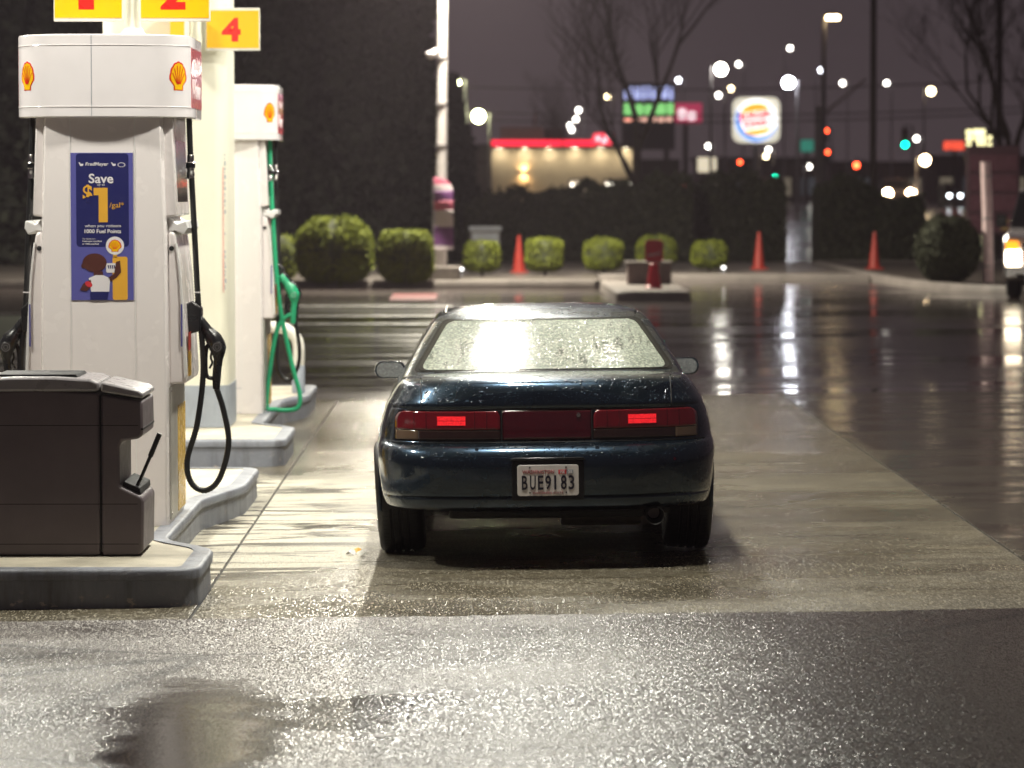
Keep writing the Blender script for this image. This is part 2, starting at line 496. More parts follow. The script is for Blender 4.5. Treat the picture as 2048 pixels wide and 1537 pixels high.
M['lens_smoke'] = S('tail_lens_smoke', (0.026, 0.011, 0.009), 0.10, var=0.2, scale=10, coat=1.0)
M['lens_mid'] = S('tail_panel_maroon', (0.060, 0.004, 0.009), 0.10, var=0.2, coat=1.0)
M['lit_red'] = emis('reflector_shine', (1.0, 0.02, 0.03), 0.62, (0.4, 0.01, 0.01))  # emission paints in the light these reflectors throw back
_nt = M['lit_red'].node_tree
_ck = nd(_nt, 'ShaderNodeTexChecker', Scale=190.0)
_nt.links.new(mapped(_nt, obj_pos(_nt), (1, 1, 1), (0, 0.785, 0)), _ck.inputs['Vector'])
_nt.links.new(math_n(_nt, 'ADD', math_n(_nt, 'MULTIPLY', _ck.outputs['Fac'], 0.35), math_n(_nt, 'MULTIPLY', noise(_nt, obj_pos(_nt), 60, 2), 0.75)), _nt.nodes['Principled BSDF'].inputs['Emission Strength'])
M['tyre'] = S('tyre_rubber', (0.010, 0.010, 0.011), 0.5, var=0.2, bmp=0.25)
M['glass_dark'] = S('dark_glass', (0.012, 0.013, 0.014), 0.06, coat=0.5)
M['trim'] = S('car_trim_black', (0.010, 0.010, 0.011), 0.2)
M['plate'] = S('plate_white', (0.70, 0.66, 0.64), 0.35, var=0.06, scale=14)
M['plate_ink'] = S('plate_ink', (0.018, 0.016, 0.03), 0.4)
M['plate_pink'] = S('plate_red_ink', (0.42, 0.10, 0.11), 0.4)
M['under'] = S('underbody', (0.012, 0.011, 0.010), 0.6)
M['exhaust'] = S('exhaust_steel', (0.25, 0.22, 0.2), 0.4, 0.9)
M['mirror'] = S('mirror_glass', (0.42, 0.45, 0.46), 0.22, 0.6, var=0.25, scale=60, bmp=0.5, bscale=120)
M['soffit'] = S('canopy_white', (0.80, 0.79, 0.76), 0.5, var=0.03)
M['lamp_canopy'] = emis('canopy_lamp_lens', (1.0, 0.97, 0.86), CANOPY_L)
M['pole_white'] = S('pole_white', (0.70, 0.66, 0.66), 0.4, grime=0.15)
M['pole_pink_lit'] = S('pole_pale', (0.80, 0.62, 0.62), 0.4, grime=0.15)  # pink light falling on the pole is put into its colour
M['pole_dark'] = S('pole_dark', (0.06, 0.05, 0.05), 0.5)
M['pole_grey'] = S('pole_grey', (0.22, 0.21, 0.22), 0.45)
M['wood'] = S('timber_pole', (0.06, 0.045, 0.04), 0.8, bmp=0.4)
M['kerb'] = S('kerb_concrete', (0.19, 0.168, 0.155), 0.6, var=0.2, scale=2, grime=0.5, bmp=0.4)
M['bark_bed'] = S('bark_mulch', (0.035, 0.026, 0.02), 0.8, var=0.5, scale=9, bmp=0.8, bscale=30)
M['cone'] = S('cone_orange', (0.33, 0.026, 0.016), 0.45, var=0.1)
M['block'] = S('brown_block', (0.16, 0.12, 0.11), 0.6, var=0.2, bmp=0.3)
M['line'] = S('uneven_white_line', (0.52, 0.50, 0.46), 0.4, var=0.3, scale=8, grime=0.8)
M['redlid'] = S('red_lid', (0.22, 0.035, 0.04), 0.35, var=0.2)
M['wall_beige'] = S('wall_beige', (0.62, 0.53, 0.38), 0.7, var=0.06, scale=1)
M['wall_dark'] = S('wall_dark', (0.055, 0.045, 0.045), 0.6)
M['metal_grey'] = S('sheet_metal', (0.30, 0.29, 0.30), 0.45, 0.3)
M['cab_blue'] = S('cabinet_pale', (0.50, 0.53, 0.58), 0.4)
M['trunk'] = S('bark', (0.06, 0.045, 0.038), 0.85, var=0.3, bmp=0.6)
M['truckw'] = S('truck_white', (0.62, 0.58, 0.60), 0.22, coat=0.6)
M['purple'] = S('banner_purple', (0.11, 0.03, 0.13), 0.6, var=0.2)
M['pink'] = S('banner_pink', (0.42, 0.09, 0.16), 0.6, var=0.2)
M['bannerw'] = S('banner_pale', (0.40, 0.34, 0.36), 0.6, var=0.1)


def leaf_mat(name, c0, c1):
    m, nt, b = new_mat(name)
    oi = nd(nt, 'ShaderNodeNewGeometry')
    r = ramp(nt, oi.outputs['Random Per Island'], [(0.0, c0), (1.0, c1)])
    nt.links.new(r, b.inputs['Base Color'])
    b.inputs['Roughness'].default_value = 0.65
    b.inputs['Specular IOR Level'].default_value = 0.2
    return m


M['leaf_box'] = leaf_mat('clipped_leaf', (0.10, 0.125, 0.012), (0.19, 0.215, 0.022))
M['leaf_dark'] = leaf_mat('evergreen_leaf', (0.035, 0.040, 0.028), (0.080, 0.085, 0.050))
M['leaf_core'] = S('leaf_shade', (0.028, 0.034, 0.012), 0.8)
M['needle'] = leaf_mat('conifer_needle', (0.022, 0.025, 0.020), (0.045, 0.050, 0.036))
M['grass'] = S('lawn', (0.05, 0.075, 0.025), 0.7, var=0.4, scale=20, bmp=0.6)


# ------------------------------------------------------------------ mesh builder
class MB:
    def __init__(s):
        s.v, s.f = [], []

    def add(s, verts, faces):
        o = len(s.v)
        s.v += [tuple(v) for v in verts]
        s.f += [tuple(i + o for i in f) for f in faces]
        return s

    def box(s, x0, x1, y0, y1, z0, z1):
        return s.add([(x0, y0, z0), (x1, y0, z0), (x1, y1, z0), (x0, y1, z0), (x0, y0, z1), (x1, y0, z1), (x1, y1, z1), (x0, y1, z1)],
                     [(0, 3, 2, 1), (4, 5, 6, 7), (0, 1, 5, 4), (1, 2, 6, 5), (2, 3, 7, 6), (3, 0, 4, 7)])

    def prism(s, poly, y0, y1):
        """outline in x,z swept from y0 (near) to y1"""
        n = len(poly)
        vs = [(x, y0, z) for x, z in poly] + [(x, y1, z) for x, z in poly]
        a = sum(poly[i][0] * poly[(i + 1) % n][1] - poly[(i + 1) % n][0] * poly[i][1] for i in range(n))
        idx = list(range(n)) if a > 0 else list(range(n))[::-1]
        fs = [tuple(idx), tuple(n + i for i in reversed(idx))]
        for k in range(n):
            i, j = idx[k], idx[(k + 1) % n]
            fs.append((j, i, n + i, n + j))
        return s.add(vs, fs)

    def plan(s, poly, z0, z1, zf=None):
        """outline in x,y swept from z0 to z1 (zf adds the lie of the land)"""
        n = len(poly)
        g = zf or (lambda x, y: 0.0)
        a = sum(poly[i][0] * poly[(i + 1) % n][1] - poly[(i + 1) % n][0] * poly[i][1] for i in range(n))
        p = poly if a > 0 else poly[::-1]
        vs = [(x, y, z0 + g(x, y)) for x, y in p] + [(x, y, z1 + g(x, y)) for x, y in p]
        fs = [tuple(reversed(range(n))), tuple(range(n, 2 * n))]
        for i in range(n):
            j = (i + 1) % n
            fs.append((i, j, n + j, n + i))
        return s.add(vs, fs)

    def loft(s, rings, caps=True, closed=True):
        n = len(rings[0])
        vs = [p for r in rings for p in r]
        fs = []
        for k in range(len(rings) - 1):
            for i in range(n if closed else n - 1):
                j = (i + 1) % n
                fs.append((k * n + i, k * n + j, (k + 1) * n + j, (k + 1) * n + i))
        if caps and closed:
            fs.append(tuple(reversed(range(n))))
            fs.append(tuple((len(rings) - 1) * n + i for i in range(n)))
        return s.add(vs, fs)

    def tube(s, pts, r, seg=8, caps=True):
        pts = [Vector(p) for p in pts]
        rr = r if hasattr(r, '__len__') else [r] * len(pts)
        rings = []
        ref = None
        for k, p in enumerate(pts):
            d = (pts[min(k + 1, len(pts) - 1)] - pts[max(k - 1, 0)]).normalized()
            if ref is None:
                ref = Vector((1, 0, 0)) if abs(d.x) < 0.8 else Vector((0, 1, 0))
            u = (ref - d * ref.dot(d)).normalized()
            w = d.cross(u)
            ref = u
            rings.append([p + (u * math.cos(2 * math.pi * i / seg) + w * math.sin(2 * math.pi * i / seg)) * rr[k] for i in range(seg)])
        return s.loft(rings, caps)

    def lathe(s, prof, seg=16, c=(0, 0, 0), axis='z'):
        rings = []
        for r, h in prof:
            ring = []
            for i in range(seg):
                a = 2 * math.pi * i / seg
                x, y = r * math.cos(a), r * math.sin(a)
                q = (x, y, h) if axis == 'z' else ((h, x, y) if axis == 'x' else (y, h, x))
                ring.append((q[0] + c[0], q[1] + c[1], q[2] + c[2]))
            rings.append(ring)
        return s.loft(rings)

    def grid(s, fn, nu, nv):
        vs = [fn(i / nu, j / nv) for j in range(nv + 1) for i in range(nu + 1)]
        fs = [(j * (nu + 1) + i, j * (nu + 1) + i + 1, (j + 1) * (nu + 1) + i + 1, (j + 1) * (nu + 1) + i) for j in range(nv) for i in range(nu)]
        return s.add(vs, fs)

    def mesh(s, name, mat, smooth=35):
        me = bpy.data.meshes.new(name)
        me.from_pydata([tuple(v) for v in s.v], [], s.f)
        me.materials.append(mat)
        if smooth:
            me.polygons.foreach_set('use_smooth', [True] * len(me.polygons))
            if smooth < 180:
                me.set_sharp_from_angle(angle=math.radians(smooth))
        me.update()
        return me

    def build(s, name, mat, parent=None, smooth=35, bevel=0.0, solid=0.0, loc=None):
        o = bpy.data.objects.new(name, s.mesh(name, mat, smooth))
        col.objects.link(o)
        if parent:
            o.parent = parent
        if loc is not None:
            o.location = loc
        if solid:
            md = o.modifiers.new('solid', 'SOLIDIFY')
            md.thickness = solid
            md.offset = -1
        if bevel:
            md = o.modifiers.new('bevel', 'BEVEL')
            md.width = bevel
            md.segments = 2
            md.limit_method = 'ANGLE'
            md.angle_limit = math.radians(40)
        return o


def tag(o, label=None, cat=None, group=None, kind=None):
    for k, v in (('label', label), ('category', cat), ('group', group), ('kind', kind)):
        if v:
            o[k] = v
    return o


def thing(name, label, cat, loc=(0, 0, 0), rz=0.0, group=None):
    o = bpy.data.objects.new(name, None)
    col.objects.link(o)
    o.location = loc
    o.rotation_euler = (0, 0, rz)
    o.empty_display_size = 0.1
    return tag(o, label, cat, group)


def text_obj(name, txt, size, mat, parent, loc, facing='-y', weight=0.0, align='CENTER', width=None, height=None, shear=0.0, depth=0.0006, roll=0.0, spacing=1.0):
    cu = bpy.data.curves.new(name, 'FONT')
    cu.body = txt
    cu.size = size
    cu.offset = weight
    cu.extrude = depth
    cu.align_x = align
    cu.shear = shear
    cu.space_character = spacing
    cu.space_line = 0.85
    cu.resolution_u = 3
    t = bpy.data.objects.new(name + '_tmp', cu)
    col.objects.link(t)
    bpy.context.view_layer.update()
    dg = bpy.context.evaluated_depsgraph_get()
    me = bpy.data.meshes.new_from_object(t.evaluated_get(dg))
    bpy.data.objects.remove(t)
    n = len(me.vertices)
    co = np.zeros(n * 3)
    me.vertices.foreach_get('co', co)
    co = co.reshape(-1, 3)
    lo, hi = co.min(0), co.max(0)
    sx = (width / (hi[0] - lo[0])) if width else 1
    sy = (height / (hi[1] - lo[1])) if height else 1
    cx = (lo[0] + hi[0]) / 2 if align == 'CENTER' else (lo[0] if align == 'LEFT' else hi[0])
    x = (co[:, 0] - cx) * sx
    y = (co[:, 1] - (lo[1] if height else 0)) * sy
    z = co[:, 2]
    if roll:
        x, y = x * math.cos(roll) - y * math.sin(roll), x * math.sin(roll) + y * math.cos(roll)
    if facing == '-y':
        out = np.stack([x, -z, y], 1)
    elif facing == '+x':
        out = np.stack([z, x, y], 1)
    elif facing == '-x':
        out = np.stack([-z, -x, y], 1)
    me.vertices.foreach_set('co', out.astype(np.float32).ravel())
    me.materials.clear()
    me.materials.append(mat)
    me.update()
    o = bpy.data.objects.new(name, me)
    col.objects.link(o)
    o.parent = parent
    o.location = loc
    return o


def rrect(x0, x1, z0, z1, r, seg=5):
    pts = []
    for cx, cz, a0 in ((x1 - r, z0 + r, -90), (x1 - r, z1 - r, 0), (x0 + r, z1 - r, 90), (x0 + r, z0 + r, 180)):
        for k in range(seg + 1):
            a = math.radians(a0 + 90 * k / seg)
            pts.append((cx + r * math.cos(a), cz + r * math.sin(a)))
    return pts


def ellipse(cx, cz, rx, rz, n=24, rot=0.0):
    c, s = math.cos(rot), math.sin(rot)
    out = []
    for k in range(n):
        a = 2 * math.pi * k / n
        x, z = rx * math.cos(a), rz * math.sin(a)
        out.append((cx + x * c - z * s, cz + x * s + z * c))
    return out


def copy_tree(o, parent=None):
    c = o.copy()
    col.objects.link(c)
    c.parent = parent
    for ch in o.children:
        copy_tree(ch, c)
    return c


def bez(pts, n=10):
    """smooth curve through points (Catmull-Rom)"""
    P = [Vector(p) for p in pts]
    out = []
    for i in range(len(P) - 1):
        p0, p1, p2, p3 = P[max(i - 1, 0)], P[i], P[i + 1], P[min(i + 2, len(P) - 1)]
        for k in range(n):
            t = k / n
            out.append(0.5 * ((2 * p1) + (p2 - p0) * t + (2 * p0 - 5 * p1 + 4 * p2 - p3) * t * t + (3 * p1 - p0 - 3 * p2 + p3) * t ** 3))
    out.append(P[-1])
    return out

# ------------------------------------------------------------------ ground
gx = [-240, -120, -60, -12, -3, 0, 4, 8, 12, 60, 120, 240]
gy = [-60, 0, 15, 31.5, 33, 35, 37, 39, 41, 43, 45, 48, 60, 100, 140, 150, 160, 170, 180, 190, 200, 400, 560]
g = MB()
g.add([(x, y, gz(x, y)) for y in gy for x in gx],
      [(j * len(gx) + i, j * len(gx) + i + 1, (j + 1) * len(gx) + i + 1, (j + 1) * len(gx) + i) for j in range(len(gy) - 1) for i in range(len(gx) - 1)])
tag(g.build('ground', M['asphalt_far'], smooth=180), kind='structure')

g = MB()
xs = [-30, -3, 0, 4, 8, 12, 30]
xs = [-30, -16, -8] + [-5 + .06 * k for k in range(201)] + [9, 12, 30]
ys = [-20, 0, 8, 12, 14.6, 15.13]
rnd = random.Random(77)
g.add([(x, y + (0.0 if y < 15 else -0.009 * x + rnd.uniform(-.018, .018) + .012 * math.sin(x * 3.1)), gz(x, y) + (0.005 if y < 14 else (.009 if y < 15 else .0165))) for y in ys for x in xs],
      [(j * len(xs) + i, j * len(xs) + i + 1, (j + 1) * len(xs) + i + 1, (j + 1) * len(xs) + i) for j in range(len(ys) - 1) for i in range(len(xs) - 1)])
tag(g.build('road', M['asphalt_near'], smooth=180), kind='structure')

pad = MB()
xs = [-16, -3, 0, 4, 8, 12, 16]
g0 = MB()
g0.add([(x, y, gz(x, y) + 0.003) for y in (15.1, 20, 31.2) for x in xs],
       [(j * len(xs) + i, j * len(xs) + i + 1, (j + 1) * len(xs) + i + 1, (j + 1) * len(xs) + i) for j in range(2) for i in range(len(xs) - 1)])
pad = tag(g0.build('forecourt_pavement', M['joint'], smooth=180), kind='structure')
SX = [-13.0, -8.0, -3.0, -1.30, 2.74, 7.2, 11.9, 16.0]
SY = [15.1, 17.45, 21.3, 26.1, 31.2]
J = 0.007
for i in range(len(SX) - 1):
    for j in range(len(SY) - 1):
        b = MB()
        x0, x1, y0, y1 = SX[i] + J, SX[i + 1] - J, SY[j] + J, SY[j + 1] - J
        n = 8
        sk = lambda x, y: (x, y + (-0.009 * x if y < 15.5 else (0.012 * x if 17 < y < 30 else 0)))
        poly = [(x0, y0), (x1, y0), (x1, y1), (x0, y1)]
        b.plan([sk(*q) for q in poly], 0.0045, 0.013, gz)
        b.build('slab', M['concrete'], pad, smooth=0, bevel=0.004)

# ------------------------------------------------------------------ pump islands
def smooth_poly(pts, r=0.12, seg=4):
    out = []
    n = len(pts)
    for i in range(n):
        p0, p1, p2 = (Vector(pts[(i - 1) % n]), Vector(pts[i]), Vector(pts[(i + 1) % n]))
        a, b = (p0 - p1), (p2 - p1)
        ra = min(r, a.length * 0.45, b.length * 0.45)
        q0, q2 = p1 + a.normalized() * ra, p1 + b.normalized() * ra
        for k in range(seg + 1):
            t = k / seg
            out.append(tuple(q0 * (1 - t) ** 2 + p1 * 2 * t * (1 - t) + q2 * t * t))
    return out


def inset(poly, d):
    n = len(poly)
    out = []
    for i in range(n):
        p0, p1, p2 = Vector(poly[(i - 1) % n]), Vector(poly[i]), Vector(poly[(i + 1) % n])
        t = (p2 - p0).normalized()
        out.append(tuple(p1 + Vector((-t.y, t.x)) * d))
    return out


def island(label, cx, y0, w1, y1, y2, y3, hw_end, hw_mid, top, hw2):
    """dog-bone kerbed island: wide ends, narrow waist beside the pump"""
    R = [(hw_end, y0), (hw_end, w1), (hw_mid, y1), (hw_mid, y2), (hw2, y3[0]), (hw2, y3[1])]
    pts = [(cx + x, y) for x, y in R] + [(cx - x, y) for x, y in reversed(R)]
    P = smooth_poly(pts, 0.16)
    t = thing('pump_island', label, 'pump island', (0, 0, 0), 0, 'kerbed pump islands')
    k = MB()
    rings = []
    for d, z in ((0.0, -0.10), (0.004, top - 0.055), (-0.008, top - 0.050), (-0.010, top - 0.014), (-0.002, top - 0.003), (0.010, top), (0.085, top + 0.001)):
        q = inset(P, d)
        rings.append([(x, y, z) for x, y in q])
    k.loft(rings, caps=False)
    k.build('kerb_face', M['kerb_grey'], t, smooth=50)
    c = MB()
    q = inset(P, 0.08)
    c.plan(q, 0.0, top - 0.004)
    c.build('concrete_top', M['island_top'], t, smooth=30)
    return t


ISZ1, ISZ2 = 0.145, 0.155
island('grey kerbed island carrying the pump with the blue poster and the waste bin', -1.95, 15.62, 16.55, 16.98, 19.2, (20.1, 21.4), 0.652, 0.375, ISZ1, 0.56)
island('grey kerbed island carrying the cream canopy column', -1.97, 23.6, 24.95, 25.3, 28.0, (28.75, 30.3), 0.615, 0.345, ISZ2, 0.52)

# ------------------------------------------------------------------ canopy with its lamps
CZ = 4.75
can = thing('canopy', 'flat white forecourt canopy roof carried over the pump islands', 'canopy', (0, 0, CZ))
MB().box(-8.0, 3.6, 12.6, 33.0, 0.012, 0.75).build('fascia', M['soffit'], can, smooth=0)
for i in range(6):
    for j in range(10):
        w, d = 11.6 / 6, 20.4 / 10
        MB().box(-8 + i * w + 0.006, -8 + (i + 1) * w - 0.006, 12.6 + j * d + 0.006, 12.6 + (j + 1) * d - 0.006, 0.0, 0.010).build('soffit_panel', M['soffit'], can, smooth=0)
LX = (0.05, -3.85)
LY = (16.3, 19.1, 21.95, 24.8, 27.6, 30.4)
for x in LX:
    for y in LY:
        l = thing('canopy_light', 'square recessed lamp in the canopy soffit', 'light', (x, y, CZ - 0.003), 0, 'canopy soffit lamps')
        b = MB()
        b.add([(sx * .30, sy * .30, 0) for sx, sy in ((-1, -1), (1, -1), (1, 1), (-1, 1))] + [(sx * .28, sy * .28, -0.07) for sx, sy in ((-1, -1), (1, -1), (1, 1), (-1, 1))],
              [(0, 1, 5, 4), (1, 2, 6, 5), (2, 3, 7, 6), (3, 0, 4, 7), (4, 5, 6, 7)])
        b.build('housing', M['soffit'], l, smooth=0)
        b = MB()
        b.add([(-.165, -.165, -.078), (.165, -.165, -.078), (.165, .165, -.078), (-.165, .165, -.078)], [(3, 2, 1, 0)])
        b.build('lens', M['lamp_canopy'], l, smooth=0)


def column(x0, x1, y0, y1, base, label):
    cx, cyy = (x0 + x1) / 2, (y0 + y1) / 2
    t = thing('canopy_column', label, 'column', (cx, cyy, base), 0, 'canopy columns')
    hx, hy = (x1 - x0) / 2, (y1 - y0) / 2
    MB().plan(rrect(-hx, hx, -hy, hy, 0.10, 6), 0.305, CZ - base, None).build('shaft', M['cream'], t, smooth=40)
    MB().plan(rrect(-hx - .006, hx + .006, -hy - .006, hy + .006, 0.105, 6), 0.0, 0.305, None).build('plinth', M['grey_base'], t, smooth=40)
    return t


colm = column(-2.74, -1.835, 24.85, 25.70, ISZ2, 'broad cream canopy column with grey base between the two pumps')
# thin printed strip up the column: a rule and rows of unreadable marks
st = MB()
pz = lambda y: at(455, y, 24.84).z - ISZ2
xx = lambda x: at(x, 500, 24.84).x - (-2.74 - 1.835) / 2
st.box(xx(446), xx(447.2), -0.428, -0.4265, pz(585), pz(335))
st.build('red_rule', M['pred'], colm, smooth=0)
st = MB()
rnd = random.Random(4)
y = 308
while y < 580:
    h = rnd.uniform(3, 9)
    if not (430 < y < 500 and rnd.random() < .6):
        st.box(xx(449), xx(449 + rnd.uniform(1.5, 3.5)), -0.428, -0.4265, pz(y + h), pz(y))
    y += h + rnd.uniform(1.5, 6)
st.build('small_print', M['grey_base'], colm, smooth=0)

# ------------------------------------------------------------------ fuel dispensers
CR_W, CR_A, CR_B = 0.446, -0.075, 0.22


def crown_y(x):
    return CR_A + CR_B * min(1, abs(x) / CR_W) ** 4


_cs = [(0.0, 0.0)]
for k in range(1, 401):
    x = CR_W * k / 400
    xp = CR_W * (k - 1) / 400
    _cs.append((_cs[-1][0] + math.hypot(x - xp, crown_y(x) - crown_y(xp)), x))


def crown_at(s):
    a = abs(s)
    ss = [c[0] for c in _cs]
    x = float(np.interp(a, ss, [c[1] for c in _cs]))
    return math.copysign(x, s), crown_y(x)


def scallop(w, h, grow=0.0):
    pts = []
    n = 7
    for k in range(61):
        u = k / 60
        a = math.radians(-8 + 196 * u)
        lob = abs(math.sin(math.pi * u * n)) ** 0.5
        r = 0.93 + 0.07 * lob + grow
        pts.append((w / 2 * r * math.cos(a), h * (0.40 + 0.60 * r * max(-0.35, math.sin(a)) * 1.0)))
    pts += [(-w * (.26 + grow * .4), h * (0.13)), (-w * (.25 + grow * .4), h * (-0.02 - grow * .3)), (w * (.25 + grow * .4), h * (-0.02 - grow * .3)), (w * (.26 + grow * .4), h * 0.13)]
    return pts


def emblem(parent, place, w, h, lift):
    """yellow scallop badge with a red edge and red ribs; place(u, v, d) puts a point on the surface"""
    def flat(poly, d0, d1, name, mat, par):
        m = MB()
        n = len(poly)
        m.add([place(u, v, d1) for u, v in poly] + [place(u, v, d0) for u, v in poly],
              [tuple(range(n))] + [(i, n + i, n + (i + 1) % n, (i + 1) % n) for i in range(n)])
        return m.build(name, mat, par, smooth=0)
    r = flat(scallop(w * 1.0, h, 0.10), 0.0, lift, 'emblem', M['red'], parent)
    flat(scallop(w * 0.94, h, 0.0), lift, lift * 2, 'scallop', M['yellow'], r)
    for k in range(6):
        a = math.radians(25 + 130 * k / 5)
        c, s = math.cos(a), math.sin(a)
        b0 = (w * .10 * c, h * .20)
        b1 = (w * .42 * c, h * (.40 + .50 * s))
        t = Vector((b1[0] - b0[0], b1[1] - b0[1])).normalized()
        nx, ny = -t.y * w * .016, t.x * w * .016
        flat([(b0[0] + nx, b0[1] + ny), (b0[0] - nx, b0[1] - ny), (b1[0] - nx, b1[1] - ny), (b1[0] + nx, b1[1] + ny)], lift * 2, lift * 3, 'rib', M['red'], r)
    return r


def corrugated(pts, r, name, mat, parent, seg=10, ripple=0.10, step=0.0075):
    P = [Vector(p) for p in pts]
    L = [0]
    for a, b in zip(P, P[1:]):
        L.append(L[-1] + (b - a).length)
    n = int(L[-1] / step)
    out, rr = [], []
    for k in range(n + 1):
        d = L[-1] * k / n
        i = max(0, min(len(P) - 2, int(np.searchsorted(L, d)) - 1))
        t = (d - L[i]) / max(1e-6, L[i + 1] - L[i])
        out.append(P[i].lerp(P[i + 1], min(1, max(0, t))))
        rr.append(r * (1 + (ripple if k % 2 else -ripple)))
    return MB().tube(out, rr, seg).build(name, mat, parent, smooth=60)


def nozzle(parent, sx, y, mat, m2):
    q = lambda x, z, dy=0: (sx * x, y + dy, z)
    nb = MB().tube(bez([q(.548, .69), q(.552, .78), q(.560, .86), q(.552, .925), q(.515, .985), q(.478, 1.035), q(.452, 1.07)], 6),
                   list(np.interp(np.linspace(0, 1, 37), [0, .12, .3, .45, .6, .72, .9, 1], [.018, .023, .024, .046, .044, .028, .026, .020])), 12).build('nozzle', mat, parent, smooth=70)
    MB().tube(bez([q(.525, .955), q(.497, .90), q(.493, .80), q(.503, .755), q(.545, .745)], 6), .011, 8).build('trigger_guard', M['blackp'], nb, smooth=70)
    MB().tube(bez([q(.530, .91), q(.520, .86), q(.528, .83), q(.512, .80)], 5), .006, 6).build('trigger', M['blackp'], nb, smooth=70)
    MB().tube([q(.527, .968), q(.517, .983)], .034, 14).build('collar', M['chrome'], nb, smooth=40)
    d = MB().lathe([(.001, -.0475), (.026, -.0475), (.028, -.045), (.028, -.03)], 20, q(.557, .915), 'y')
    d.build('badge', m2, nb, smooth=40)
    ring = MB()
    for k in range(2):
        r0, r1 = ((.020, .0225), (.010, .012))[k]
        ring.add([q(.557 + sx * r * math.cos(a) * 1, .915 + r * math.sin(a), -.0485) for r in (r0, r1) for a in [2 * math.pi * i / 20 for i in range(20)]],
                 [(i, (i + 1) % 20, 20 + (i + 1) % 20, 20 + i) for i in range(20)])
    ring.build('badge_ring', M['metal_grey'], nb, smooth=0)
    return nb


def coupling(parent, x, y, z0, mat):
    c = MB().lathe([(.015, 0), (.021, .003), (.021, .035), (.019, .038), (.019, .055), (.024, .058), (.024, .085), (.018, .09), (.018, .125), (.015, .13)], 14, (x, y, z0))
    o = c.build('breakaway_coupling', mat, parent, smooth=40)
    MB().lathe([(.0248, .060), (.0248, .083)], 14, (x, y, z0)).build('coupling_band', M['blackp'], o, smooth=40)
    return o


